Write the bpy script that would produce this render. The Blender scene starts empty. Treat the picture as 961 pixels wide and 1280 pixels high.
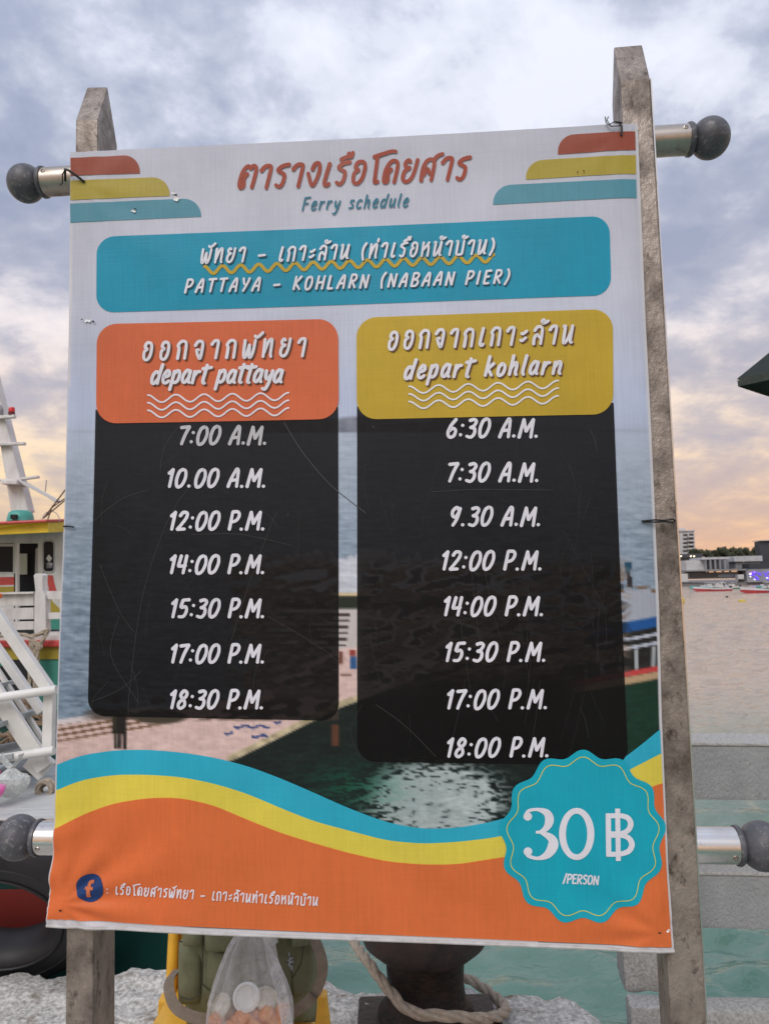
import bpy, bmesh, math, random
import numpy as np
from mathutils import Vector, Matrix, noise as mnoise
random.seed(7)
R = math.radians
SC = bpy.context.scene
COL = SC.collection

# ------------------------------------------------------------------ camera
FPX = 961.0
PITCH, ROLL = R(5.35), R(1.25)
CAM = Vector((0, 0, 1.45))
Fv = Vector((0, math.cos(PITCH), math.sin(PITCH)))
R0 = Vector((1, 0, 0)); U0 = R0.cross(Fv)
Uv = U0 * math.cos(ROLL) + R0 * math.sin(ROLL)
Rv = R0 * math.cos(ROLL) - U0 * math.sin(ROLL)
cd = bpy.data.cameras.new('camera')
cam = bpy.data.objects.new('camera', cd); COL.objects.link(cam)
m = Matrix.Identity(4)
for i in range(3):
    m[i][0] = Rv[i]; m[i][1] = Uv[i]; m[i][2] = -Fv[i]; m[i][3] = CAM[i]
cam.matrix_world = m
cd.sensor_fit = 'VERTICAL'; cd.sensor_height = 24.0; cd.lens = 24.0 * FPX / 1280
cd.clip_start = 0.02; cd.clip_end = 6000
cd.dof.use_dof = True; cd.dof.focus_distance = 1.3; cd.dof.aperture_fstop = 9.0
SC.camera = cam
SC.view_settings.view_transform = 'Standard'; SC.view_settings.look = 'None'
SC.view_settings.gamma = 1.0; SC.view_settings.exposure = 0.14

# ------------------------------------------------------------------ world
FILL_EL, FILL_AZ = R(42), R(200)      # azimuth clockwise from +Y: behind the viewer, added fill that brightens the banner
w = bpy.data.worlds.new('World'); SC.world = w; w.use_nodes = True
nt = w.node_tree; nt.nodes.clear()
def wn(t, **k):
    n = nt.nodes.new(t)
    for a, b in k.items():
        setattr(n, a, b)
    return n
L = nt.links.new
out = wn('ShaderNodeOutputWorld'); bg = wn('ShaderNodeBackground'); bg.inputs[1].default_value = 0.1
L(bg.outputs[0], out.inputs[0])
sky = wn('ShaderNodeTexSky', sky_type='NISHITA'); sky.sun_disc = False
sky.sun_elevation = FILL_EL; sky.sun_rotation = FILL_AZ; sky.dust_density = 2.0
tc = wn('ShaderNodeTexCoord'); sep = wn('ShaderNodeSeparateXYZ'); L(tc.outputs['Generated'], sep.inputs[0])
def mth(op, a, b=None, c=None, clamp=False):
    n = wn('ShaderNodeMath', operation=op); n.use_clamp = clamp
    for i, v in enumerate((a, b, c)):
        if v is None: continue
        if isinstance(v, (int, float)): n.inputs[i].default_value = v
        else: L(v, n.inputs[i])
    return n.outputs[0]
zc = mth('MAXIMUM', sep.outputs[2], 0.0)
den = mth('ADD', zc, 0.30)
cx = mth('DIVIDE', sep.outputs[0], den); cy = mth('DIVIDE', sep.outputs[1], den)
cmb = wn('ShaderNodeCombineXYZ'); L(cx, cmb.inputs[0]); L(cy, cmb.inputs[1]); cmb.inputs[2].default_value = 3.7
def wnoise(scale, detail, rough, dist, vec):
    n = wn('ShaderNodeTexNoise'); n.inputs['Scale'].default_value = scale; n.inputs['Detail'].default_value = detail
    n.inputs['Roughness'].default_value = rough; n.inputs['Distortion'].default_value = dist
    L(vec, n.inputs['Vector']); return n.outputs['Fac']
def wramp(fac, stops, interp='LINEAR'):
    n = wn('ShaderNodeValToRGB'); n.color_ramp.interpolation = interp
    e = n.color_ramp.elements
    while len(e) < len(stops): e.new(0.5)
    for q, (p, c) in zip(e, stops):
        q.position = p; q.color = (*c, 1)
    L(fac, n.inputs[0]); return n.outputs[0]
def wmix(f, a, b, bt='MIX'):
    n = wn('ShaderNodeMix', data_type='RGBA', blend_type=bt)
    if isinstance(f, float): n.inputs[0].default_value = f
    else: L(f, n.inputs[0])
    for i, v in ((6, a), (7, b)):
        if isinstance(v, tuple): n.inputs[i].default_value = (*v, 1)
        else: L(v, n.inputs[i])
    return n.outputs[2]
n1 = wnoise(2.5, 8, 0.55, 0.25, cmb.outputs[0])
n2 = wnoise(7.0, 7, 0.58, 0.25, cmb.outputs[0])
den_c = mth('ADD', mth('MULTIPLY', n1, 0.62), mth('MULTIPLY', n2, 0.38))
fac = wramp(den_c, [(0.38, (0, 0, 0)), (0.45, (.16, .16, .16)), (0.50, (.42, .42, .42)), (0.545, (.78, .78, .78)), (0.61, (1, 1, 1))])
lit = wramp(zc, [(0.0, (.95, .50, .27)), (0.07, (1.02, .66, .37)), (0.17, (1.05, .80, .56)), (0.30, (.92, .83, .82)), (0.5, (.84, .86, .96)), (1.0, (.95, 1.0, 1.18))])
drk = wramp(zc, [(0.0, (.80, .44, .27)), (0.07, (.62, .43, .36)), (0.16, (.50, .44, .47)), (0.30, (.38, .40, .51)), (0.5, (.31, .36, .50)), (1.0, (.5, .56, .72))])
cl = wmix(fac, drk, lit)
# glow where the sun has just gone into the cloud, low on the left over the sea
az = wn('ShaderNodeVectorMath', operation='DOT_PRODUCT'); L(tc.outputs['Generated'], az.inputs[0]); az.inputs[1].default_value = (-0.52, 0.85, 0.04)
gl = mth('POWER', mth('MAXIMUM', az.outputs['Value'], 0.0), 9.0)
lowz = mth('SUBTRACT', 1.0, mth('MULTIPLY', zc, 5.0), clamp=True)
glf = mth('MULTIPLY', mth('MULTIPLY', gl, lowz), mth('ADD', mth('MULTIPLY', fac, 0.5), 0.32))
cl = wmix(glf, cl, (1.0, .80, .38))
scl = wn('ShaderNodeVectorMath', operation='SCALE'); L(cl, scl.inputs[0]); scl.inputs['Scale'].default_value = 10.0
L(wmix(0.93, sky.outputs[0], scl.outputs[0]), bg.inputs[0])

# ------------------------------------------------------------------ very soft fill lamp, added behind the viewer; true sun is low left
sd = bpy.data.lights.new('fill_sun', 'SUN'); sd.energy = 1.5; sd.angle = R(35); sd.color = (1.0, 0.93, 0.86)
fill_sun = bpy.data.objects.new('fill_sun', sd); COL.objects.link(fill_sun)
sdir = Vector((math.sin(FILL_AZ) * math.cos(FILL_EL), math.cos(FILL_AZ) * math.cos(FILL_EL), math.sin(FILL_EL)))
fill_sun.rotation_euler = sdir.to_track_quat('Z', 'Y').to_euler(); fill_sun.location = (0, -3, 6)

# ------------------------------------------------------------------ geometry helpers
def ray(px, py):
    return Fv + Rv * ((px - 480.5) / FPX) - Uv * ((py - 640) / FPX)
def at(px, py, Y):                       # where the line of sight meets the upright plane y = Y
    d = ray(px, py); return CAM + d * (Y / d.y)
def atz(px, py, z):
    d = ray(px, py); return CAM + d * ((z - CAM.z) / d.z)
YAW = R(5.2)
PT = Vector((math.cos(YAW), -math.sin(YAW), 0)); PN = Vector((-math.sin(YAW), -math.cos(YAW), 0))
P0 = Vector((0, 1.25, 1.45))
def onplane(px, py, off=0.0):            # on the banner's plane, off metres in front of it
    d = ray(px, py); base = P0 + PN * off
    return CAM + d * ((base - CAM).dot(PN) / d.dot(PN))

def mesh_obj(name, verts, faces, mat, parent=None, smooth=False, mats=None, fmat=None):
    me = bpy.data.meshes.new(name); me.from_pydata([tuple(v) for v in verts], [], faces); me.update()
    for mm in (mats or [mat]): me.materials.append(mm)
    if fmat is not None: me.polygons.foreach_set('material_index', fmat)
    if smooth: me.polygons.foreach_set('use_smooth', [True] * len(me.polygons))
    return link(name, me, parent)
def link(name, me, parent=None):
    o = bpy.data.objects.new(name, me); COL.objects.link(o)
    if parent is not None:
        o.parent = parent
        if parent.type == 'EMPTY': o.matrix_parent_inverse = Matrix.Translation(-parent.location)
    return o
def root(name, loc, label, cat, group=None):
    o = bpy.data.objects.new(name, None); COL.objects.link(o); o.location = loc; o.empty_display_size = .1
    return tag(o, label, cat, group)
def tag(o, label=None, cat=None, group=None, kind=None):
    if label: o['label'] = label
    if cat: o['category'] = cat
    if group: o['group'] = group
    if kind: o['kind'] = kind
    return o

class MB:
    def __init__(s): s.v = []; s.f = []
    def add(s, vs, fs):
        b = len(s.v); s.v += [Vector(v) for v in vs]; s.f += [tuple(b + i for i in f) for f in fs]; return s
    def box(s, c, dx, dy, dz, ax=None):      # centre, sizes, optional axes
        X, Y, Z = ax or (Vector((1, 0, 0)), Vector((0, 1, 0)), Vector((0, 0, 1))); c = Vector(c)
        vs = [c + X * (dx / 2 * a) + Y * (dy / 2 * b) + Z * (dz / 2 * e) for a in (-1, 1) for b in (-1, 1) for e in (-1, 1)]
        return s.add(vs, [(0, 1, 3, 2), (4, 6, 7, 5), (0, 4, 5, 1), (2, 3, 7, 6), (0, 2, 6, 4), (1, 5, 7, 3)])
    def bar(s, a, b, wd, th, up=Vector((0, 1, 0))):   # rectangular bar a->b, wd across, th along 'up'
        a = Vector(a); b = Vector(b); z = (b - a); l = z.length; z.normalize()
        x = up.cross(z).normalized(); y = z.cross(x)
        return s.box((a + b) / 2, wd, th, l, (x, y, z))
    def tube(s, pts, r, n=10, cap=True):
        pts = [Vector(p) for p in pts]; k = len(pts); rr = r if isinstance(r, (list, tuple)) else [r] * k
        prev = None; rings = []
        for i, p in enumerate(pts):
            t = (pts[min(i + 1, k - 1)] - pts[max(i - 1, 0)])
            t = t.normalized() if t.length > 1e-9 else Vector((0, 0, 1))
            if prev is None: u = t.orthogonal().normalized()
            else:
                u = prev - t * prev.dot(t); u = u.normalized() if u.length > 1e-6 else t.orthogonal().normalized()
            prev = u; v = t.cross(u)
            rings.append([p + (u * math.cos(2 * math.pi * j / n) + v * math.sin(2 * math.pi * j / n)) * rr[i] for j in range(n)])
        vs = [q for r_ in rings for q in r_]
        fs = [(i * n + j, i * n + (j + 1) % n, (i + 1) * n + (j + 1) % n, (i + 1) * n + j) for i in range(k - 1) for j in range(n)]
        if cap: fs += [tuple(range(n))[::-1], tuple((k - 1) * n + j for j in range(n))]
        return s.add(vs, fs)
    def lathe(s, c, prof, n=28, axis=Vector((0, 0, 1))):   # prof: (radius, height)
        c = Vector(c); ax = axis.normalized(); u = ax.orthogonal().normalized(); v = ax.cross(u)
        vs = []; k = len(prof)
        for r_, h in prof:
            vs += [c + ax * h + (u * math.cos(2 * math.pi * j / n) + v * math.sin(2 * math.pi * j / n)) * max(r_, 1e-5) for j in range(n)]
        fs = [(i * n + j, i * n + (j + 1) % n, (i + 1) * n + (j + 1) % n, (i + 1) * n + j) for i in range(k - 1) for j in range(n)]
        fs += [tuple(range(n))[::-1], tuple((k - 1) * n + j for j in range(n))]
        return s.add(vs, fs)
    def prism(s, poly, d):                  # planar polygon (3-D points) pushed along d
        n = len(poly); d = Vector(d)
        return s.add([Vector(p) for p in poly] + [Vector(p) + d for p in poly],
                     [tuple(range(n)), tuple(range(2 * n - 1, n - 1, -1))] + [(i, i + n, (i + 1) % n + n, (i + 1) % n) for i in range(n)])
    def build(s, name, mat, parent=None, smooth=False, bevel=0.0, seg=2, fix=True, rough=0.0):
        me = bpy.data.meshes.new(name); me.from_pydata([tuple(v) for v in s.v], [], s.f); me.materials.append(mat)
        bm = bmesh.new(); bm.from_mesh(me)
        if fix: bmesh.ops.recalc_face_normals(bm, faces=bm.faces)
        if bevel > 0:
            es = [e for e in bm.edges if len(e.link_faces) == 2 and e.calc_face_angle(0) > 0.5]
            bmesh.ops.bevel(bm, geom=es, offset=bevel, segments=seg, affect='EDGES', profile=0.6)
        if rough > 0:
            bmesh.ops.subdivide_edges(bm, edges=[e for e in bm.edges if e.calc_length() > .08], cuts=22, use_grid_fill=True)
            for v in bm.verts:
                c = v.co; n_ = mnoise.noise(c * 14) + .6 * mnoise.noise(c * 34)
                v.co = c + Vector((mnoise.noise(c * 13 + Vector((9, 0, 0))), mnoise.noise(c * 15), n_)) * rough
        bm.to_mesh(me); bm.free()
        if smooth:
            me.polygons.foreach_set('use_smooth', [True] * len(me.polygons)); me.set_sharp_from_angle(angle=R(42))
        return link(name, me, parent)

# ------------------------------------------------------------------ materials
def mat(name, col, rough=0.6, metal=0.0, col2=None, nscale=20, ndetail=6, lo=.35, hi=.65, bump=0.0, bscale=None, stretch=(1, 1, 1),
        spec=0.5, col3=None, n3=3.0, lo3=.55, hi3=.7, rough2=None, emit=None, estr=0, trans=0.0, transl=0.0, coat=0):
    M = bpy.data.materials.new(name); M.use_nodes = True; t = M.node_tree; N = t.nodes; K = t.links.new
    b = N['Principled BSDF']; b.inputs['Roughness'].default_value = rough; b.inputs['Metallic'].default_value = metal
    b.inputs['Specular IOR Level'].default_value = spec; b.inputs['Base Color'].default_value = (*col, 1)
    b.inputs['Coat Weight'].default_value = coat
    tcn = N.new('ShaderNodeTexCoord'); mp = N.new('ShaderNodeMapping'); mp.inputs['Scale'].default_value = stretch
    K(tcn.outputs['Object'], mp.inputs[0])
    def ns(sc, dt, ro=.6):
        n = N.new('ShaderNodeTexNoise'); n.inputs['Scale'].default_value = sc; n.inputs['Detail'].default_value = dt
        n.inputs['Roughness'].default_value = ro; K(mp.outputs[0], n.inputs['Vector']); return n.outputs['Fac']
    def rmp(f, a, b_):
        r = N.new('ShaderNodeMapRange'); r.inputs[1].default_value = a; r.inputs[2].default_value = b_; K(f, r.inputs[0]); return r.outputs[0]
    cur = None
    if col2 is not None:
        f = rmp(ns(nscale, ndetail), lo, hi)
        mx = N.new('ShaderNodeMix'); mx.data_type = 'RGBA'; K(f, mx.inputs[0])
        mx.inputs[6].default_value = (*col, 1); mx.inputs[7].default_value = (*col2, 1); cur = mx.outputs[2]
        if rough2 is not None:
            rr = N.new('ShaderNodeMapRange'); K(f, rr.inputs[0]); rr.inputs[3].default_value = rough; rr.inputs[4].default_value = rough2
            K(rr.outputs[0], b.inputs['Roughness'])
    if col3 is not None:
        f = rmp(ns(n3, 8, .7), lo3, hi3)
        mx = N.new('ShaderNodeMix'); mx.data_type = 'RGBA'; K(f, mx.inputs[0])
        if cur: K(cur, mx.inputs[6])
        else: mx.inputs[6].default_value = (*col, 1)
        mx.inputs[7].default_value = (*col3, 1); cur = mx.outputs[2]
    if cur: K(cur, b.inputs['Base Color'])
    if bump:
        bn = N.new('ShaderNodeBump'); bn.inputs['Strength'].default_value = bump; bn.inputs['Distance'].default_value = 0.01
        K(ns(bscale or nscale, 8, .65), bn.inputs['Height']); K(bn.outputs[0], b.inputs['Normal'])
    if emit:
        b.inputs['Emission Color'].default_value = (*emit, 1); b.inputs['Emission Strength'].default_value = estr
    if trans: b.inputs['Alpha'].default_value = 1 - trans
    if transl:
        tr = N.new('ShaderNodeBsdfTranslucent'); ms = N.new('ShaderNodeMixShader'); ms.inputs[0].default_value = transl
        if cur: K(cur, tr.inputs[0])
        else: tr.inputs[0].default_value = (*col, 1)
        K(b.outputs[0], ms.inputs[1]); K(tr.outputs[0], ms.inputs[2]); K(ms.outputs[0], N['Material Output'].inputs[0])
    return M

def vinyl(name, col=None, transl=0.22, rough=0.42, alpha=0.0, attr=False, fade=0.10, bump=.12, spec=.3):
    """printed banner ink: flat colour, slightly faded and dusty, over a woven backing"""
    M = bpy.data.materials.new(name); M.use_nodes = True; t = M.node_tree; N = t.nodes; K = t.links.new
    b = N['Principled BSDF']; b.inputs['Roughness'].default_value = rough; b.inputs['Specular IOR Level'].default_value = spec
    tcn = N.new('ShaderNodeTexCoord')
    if attr:
        a = N.new('ShaderNodeAttribute'); a.attribute_name = 'print'; src = a.outputs['Color']
    else:
        rg = N.new('ShaderNodeRGB'); rg.outputs[0].default_value = (*col, 1); src = rg.outputs[0]
    def ns(sc, dt, stretch=(1, 1, 1)):
        mp = N.new('ShaderNodeMapping'); mp.inputs['Scale'].default_value = stretch; K(tcn.outputs['Object'], mp.inputs[0])
        n = N.new('ShaderNodeTexNoise'); n.inputs['Scale'].default_value = sc; n.inputs['Detail'].default_value = dt
        n.inputs['Roughness'].default_value = .65; K(mp.outputs[0], n.inputs['Vector']); return n.outputs['Fac']
    def mul(c, f, lo, hi, a_, b_):
        r = N.new('ShaderNodeMapRange'); K(f, r.inputs[0]); r.inputs[1].default_value = lo; r.inputs[2].default_value = hi
        r.inputs[3].default_value = a_; r.inputs[4].default_value = b_
        v = N.new('ShaderNodeVectorMath'); v.operation = 'SCALE'; K(c, v.inputs[0]); K(r.outputs[0], v.inputs['Scale']); return v.outputs[0]
    c = mul(src, ns(9, 6), .3, .7, 1 - fade, 1 + fade * .6)
    c = mul(c, ns(520, 1, (1, 1, .02)), .3, .7, .955, 1.035)      # vertical threads
    c = mul(c, ns(520, 1, (.03, .03, 1)), .3, .7, .98, 1.015)    # cross threads
    # dirt specks
    sp = N.new('ShaderNodeMapRange'); K(ns(110, 5), sp.inputs[0]); sp.inputs[1].default_value = .70; sp.inputs[2].default_value = .76
    sp.inputs[4].default_value = .55
    mx = N.new('ShaderNodeMix'); mx.data_type = 'RGBA'; K(sp.outputs[0], mx.inputs[0]); K(c, mx.inputs[6]); mx.inputs[7].default_value = (.16, .15, .14, 1)
    c = mx.outputs[2]
    K(c, b.inputs['Base Color'])
    rr = N.new('ShaderNodeMapRange'); K(ns(14, 5), rr.inputs[0]); rr.inputs[1].default_value = .3; rr.inputs[2].default_value = .7
    rr.inputs[3].default_value = rough - .08; rr.inputs[4].default_value = rough + .12; K(rr.outputs[0], b.inputs['Roughness'])
    bn = N.new('ShaderNodeBump'); bn.inputs['Strength'].default_value = bump; bn.inputs['Distance'].default_value = .0012
    ad = N.new('ShaderNodeMath'); ad.operation = 'ADD'; K(ns(380, 1, (1, 1, .05)), ad.inputs[0]); K(ns(380, 1, (.05, .05, 1)), ad.inputs[1])
    K(ad.outputs[0], bn.inputs['Height']); K(bn.outputs[0], b.inputs['Normal'])
    o = b.outputs[0]
    if transl:
        tr = N.new('ShaderNodeBsdfTranslucent'); K(c, tr.inputs[0]); ms = N.new('ShaderNodeMixShader'); ms.inputs[0].default_value = transl
        K(o, ms.inputs[1]); K(tr.outputs[0], ms.inputs[2]); o = ms.outputs[0]
    if alpha:
        tp = N.new('ShaderNodeBsdfTransparent'); ms = N.new('ShaderNodeMixShader'); ms.inputs[0].default_value = alpha
        K(o, ms.inputs[1]); K(tp.outputs[0], ms.inputs[2]); o = ms.outputs[0]
    K(o, N['Material Output'].inputs[0])
    return M

WHITE = mat('white_paint', (.74, .74, .72), .45, col2=(.60, .60, .57), nscale=6, bump=.08, bscale=40, col3=(.42, .38, .33), n3=9, lo3=.62, hi3=.75)
WHITE_FAR = mat('white_gloss_paint', (.70, .69, .68), .4, col2=(.52, .50, .49), nscale=4, ndetail=8, col3=(.30, .22, .16), n3=6, lo3=.64, hi3=.80, stretch=(1.6, 1, .5))
GREY_DECK = mat('grey_deck_paint', (.36, .39, .39), .6, col2=(.46, .48, .47), nscale=3, stretch=(.5, 4, 1), bump=.1, bscale=60, col3=(.24, .25, .25), n3=5)
RED = mat('red_paint', (.58, .07, .06), .45, col2=(.45, .05, .05), nscale=8)
YELLOW = mat('yellow_paint', (.72, .55, .03), .45, col2=(.6, .44, .03), nscale=5)
OLIVE = mat('ochre_paint', (.36, .27, .03), .5)
TEAL = mat('teal_paint', (.05, .27, .21), .45, col2=(.04, .2, .16), nscale=4)
HULLG = mat('dark_green_hull', (.005, .055, .045), .35, col2=(.004, .04, .035), nscale=5)
BLACKG = mat('dark_glass', (.008, .012, .018), .2, spec=.15)
DARK = mat('dark_interior', (.01, .01, .012), .8)
RUBBER = mat('black_rubber', (.055, .057, .066), .46, col2=(.10, .10, .115), nscale=30, bump=.12, bscale=120, col3=(.26, .25, .25), n3=110, lo3=.54, hi3=.70)
RUBBER_T = mat('worn_rubber', (.012, .012, .014), .55, col2=(.02, .02, .022), nscale=12, bump=.1)
STEEL = mat('polished_steel', (.78, .76, .74), .16, 1.0, col2=(.62, .58, .53), nscale=12, rough2=.3, col3=(.30, .24, .18), n3=22, lo3=.60, hi3=.75)
STEEL_D = mat('grimy_steel', (.50, .46, .42), .25, 1.0, col2=(.33, .28, .23), nscale=14, rough2=.5, col3=(.12, .09, .07), n3=12, lo3=.5, hi3=.68)
POST = mat('stained_galvanised_steel', (.33, .285, .25), .34, .5, col2=(.085, .066, .054), nscale=19, ndetail=10, lo=.40, hi=.74, rough2=.65, bump=.4, bscale=90,
           col3=(.05, .035, .025), n3=48, lo3=.55, hi3=.70, stretch=(1, 1, .7))
POSTTOP = POST
CONC = mat('quay_concrete', (.74, .72, .67), .9, col2=(.26, .25, .22), nscale=60, ndetail=10, lo=.36, hi=.68, bump=1.0, bscale=70, col3=(.20, .145, .10), n3=7, lo3=.54, hi3=.68)
CONC_G = mat('grey_concrete_rail', (.38, .395, .40), .9, col2=(.30, .31, .315), nscale=7, ndetail=10, bump=1.0, bscale=110, col3=(.13, .13, .125), n3=9, lo3=.60, hi3=.74, stretch=(1, 1, .6))
CONC_W = mat('pale_concrete', (.50, .50, .48), .9, col2=(.30, .29, .27), nscale=90, bump=.6, bscale=120, col3=(.22, .19, .16), n3=8, lo3=.6, hi3=.72)
IRON = mat('rusty_cast_iron', (.034, .028, .028), .5, .3, col2=(.065, .045, .037), nscale=14, bump=.5, bscale=60, col3=(.018, .015, .014), n3=5, rough2=.7)
RUST = mat('black_rusty_iron', (.010, .008, .007), .5, .2, col2=(.035, .020, .013), nscale=26, bump=.8, bscale=40)
ROPE = mat('worn_rope', (.50, .42, .33), .9, col2=(.33, .27, .21), nscale=60, bump=.6, bscale=300)
ROPE_D = mat('old_brown_rope', (.30, .22, .15), .9, col2=(.17, .12, .08), nscale=40, bump=.6, bscale=200)
WIRE = mat('black_wire', (.01, .009, .008), .5)
CHAIR = mat('yellow_plastic', (.74, .42, .035), .42, col2=(.60, .32, .03), nscale=14, col3=(.30, .20, .08), n3=40, lo3=.60, hi3=.75, bump=.05)
CANVAS = mat('olive_canvas', (.175, .185, .11), .85, col2=(.125, .135, .08), nscale=22, bump=.35, bscale=500)
CANVAS_D = mat('dark_olive_seam', (.05, .052, .034), .9)
STRAP = mat('taupe_webbing', (.22, .175, .135), .8, col2=(.17, .135, .10), nscale=60, bump=.3, bscale=400)
SLAT = mat('faded_grey', (.3, .31, .33), .6)

# ------------------------------------------------------------------ water
def water_mat():
    M = bpy.data.materials.new('sea_water'); M.use_nodes = True; t = M.node_tree; N = t.nodes; K = t.links.new
    b = N['Principled BSDF']; b.inputs['Roughness'].default_value = .12; b.inputs['IOR'].default_value = 1.33
    b.inputs['Base Color'].default_value = (.085, .25, .215, 1); b.inputs['Specular IOR Level'].default_value = .8
    tcn = N.new('ShaderNodeTexCoord')
    hs = None
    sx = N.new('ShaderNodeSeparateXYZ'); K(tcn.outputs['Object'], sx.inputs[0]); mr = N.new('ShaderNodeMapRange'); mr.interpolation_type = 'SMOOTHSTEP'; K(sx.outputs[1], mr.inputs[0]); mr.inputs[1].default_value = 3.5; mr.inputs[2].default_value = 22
    mc = N.new('ShaderNodeMix'); mc.data_type = 'RGBA'; K(mr.outputs[0], mc.inputs[0]); mc.inputs[6].default_value = (.095, .205, .165, 1); mc.inputs[7].default_value = (.44, .345, .26, 1); K(mc.outputs[2], b.inputs['Base Color'])  # far base colour carries peach to stand in for reflected sky
    for sc, st, amp in ((.9, (1, 1.6, 1), 1.0), (3.2, (1, 1.7, 1), .42), (9, (1, 1.5, 1), .14)):
        mp = N.new('ShaderNodeMapping'); mp.inputs['Scale'].default_value = st; mp.inputs['Rotation'].default_value = (0, 0, R(12)); K(tcn.outputs['Object'], mp.inputs[0])
        n = N.new('ShaderNodeTexNoise'); n.inputs['Scale'].default_value = sc; n.inputs['Detail'].default_value = 3; n.inputs['Distortion'].default_value = .6
        K(mp.outputs[0], n.inputs['Vector'])
        mu = N.new('ShaderNodeMath'); mu.operation = 'MULTIPLY'; K(n.outputs['Fac'], mu.inputs[0]); mu.inputs[1].default_value = amp
        if hs is None: hs = mu.outputs[0]
        else:
            ad = N.new('ShaderNodeMath'); ad.operation = 'ADD'; K(hs, ad.inputs[0]); K(mu.outputs[0], ad.inputs[1]); hs = ad.outputs[0]
    bn = N.new('ShaderNodeBump'); bn.inputs['Strength'].default_value = 1.0; bn.inputs['Distance'].default_value = .07
    K(hs, bn.inputs['Height']); K(bn.outputs[0], b.inputs['Normal'])
    return M
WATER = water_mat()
WZ = -1.3
# one sheet: finely rippled where it is close, coarser toward the horizon
xs_ = np.concatenate([[-300, -8, -2], np.linspace(-1, 1, 261), [2, 8, 300]])
ys_ = np.concatenate([[-40, 0], np.linspace(2.6, 12, 150), 12 * (150 / 12) ** np.linspace(.01, 1, 260), [180, 400, 1500, 4500]])
wv = []
for yy_ in ys_:
    am = 0.0 if yy_ < 2.6 or yy_ > 151 else min(1, (152 - yy_) / 60) * (1 + min(.8, max(0, yy_ - 6) / 30))
    for u_ in xs_:
        xx_ = u_ * (max(yy_, 0) * .62 + 5) if abs(u_) <= 1 else math.copysign((max(yy_, 0) * .62 + 5) + (abs(u_) - 1) * 14, u_)
        q_ = Vector((xx_ * 1.3 + yy_ * .3, yy_ * 2.4 - xx_ * .25, .3)); z = 0
        if am and abs(u_) < 1: z = am * (.075 * mnoise.noise(q_) + .045 * mnoise.noise(q_ * 2.3) + .022 * mnoise.noise(q_ * 5.1))
        wv.append((xx_, yy_, WZ + z))
nx_w = len(xs_)
tag(mesh_obj('sea', wv, [(j * nx_w + i, j * nx_w + i + 1, (j + 1) * nx_w + i + 1, (j + 1) * nx_w + i) for j in range(len(ys_) - 1) for i in range(nx_w - 1)], WATER, smooth=True), kind='structure')

# ------------------------------------------------------------------ quay
def slab(name, edge, back, z0, z1, mt, amp=.02, nx=150, ny=70, jag=.03):
    """edge: world xy points along the outer lip, back: how far it runs toward the viewer"""
    vs = []; fs = []
    seg = [0]
    for a, b in zip(edge, edge[1:]): seg.append(seg[-1] + (b - a).length)
    def along(t):
        d = t * seg[-1]
        for i in range(len(edge) - 1):
            if d <= seg[i + 1] or i == len(edge) - 2:
                return edge[i].lerp(edge[i + 1], (d - seg[i]) / (seg[i + 1] - seg[i]))
    for i in range(nx + 1):
        p = along(i / nx)
        j = (mnoise.noise(Vector((p.x * 9, p.y * 9, 1))) + .5 * mnoise.noise(Vector((p.x * 30, p.y * 30, 5)))) * jag
        for k in range(ny + 1):
            u = (k / ny) ** 1.7
            x = p.x; y = p.y + j * (1 - u) - u * back
            z = z0 + amp * (mnoise.noise(Vector((x * 4, y * 4, 0))) + .45 * mnoise.noise(Vector((x * 16, y * 16, 3))) + .3 * mnoise.noise(Vector((x * 50, y * 50, 3))))
            z -= .03 * max(0, 1 - u * 22) ** 2
            vs.append((x, y, z))
    for i in range(nx):
        for k in range(ny):
            a = i * (ny + 1) + k; fs.append((a, a + 1, a + ny + 2, a + ny + 1))
    b = len(vs)
    for i in range(nx + 1):
        v = vs[i * (ny + 1)]; vs.append((v[0], v[1] - .03, z1))
    for i in range(nx): fs.append((i * (ny + 1), (i + 1) * (ny + 1), b + i + 1, b + i))
    for s_, i0 in ((0, 0), (1, nx)):                      # side walls
        c = len(vs); col = [vs[i0 * (ny + 1) + k] for k in range(ny + 1)]
        vs += [(q[0], q[1], z1) for q in col]
        for k in range(ny):
            a = i0 * (ny + 1) + k; f = (a, a + 1, c + k + 1, c + k); fs.append(f if s_ else f[::-1])
    return mesh_obj(name, vs, fs, mt, smooth=True)
E = [atz(x, y, 0) for x, y in ((-260, 1214), (0, 1208), (220, 1207), (430, 1221), (640, 1233), (700, 1237), (735, 1252), (768, 1276))]
E = [Vector((p.x, p.y, 0)) for p in E]
E.append(E[-1] + Vector((.10, -.35, 0))); 
tag(slab('quay', E, 3.2, 0.0, -1.6, CONC, .034), kind='structure')

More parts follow.
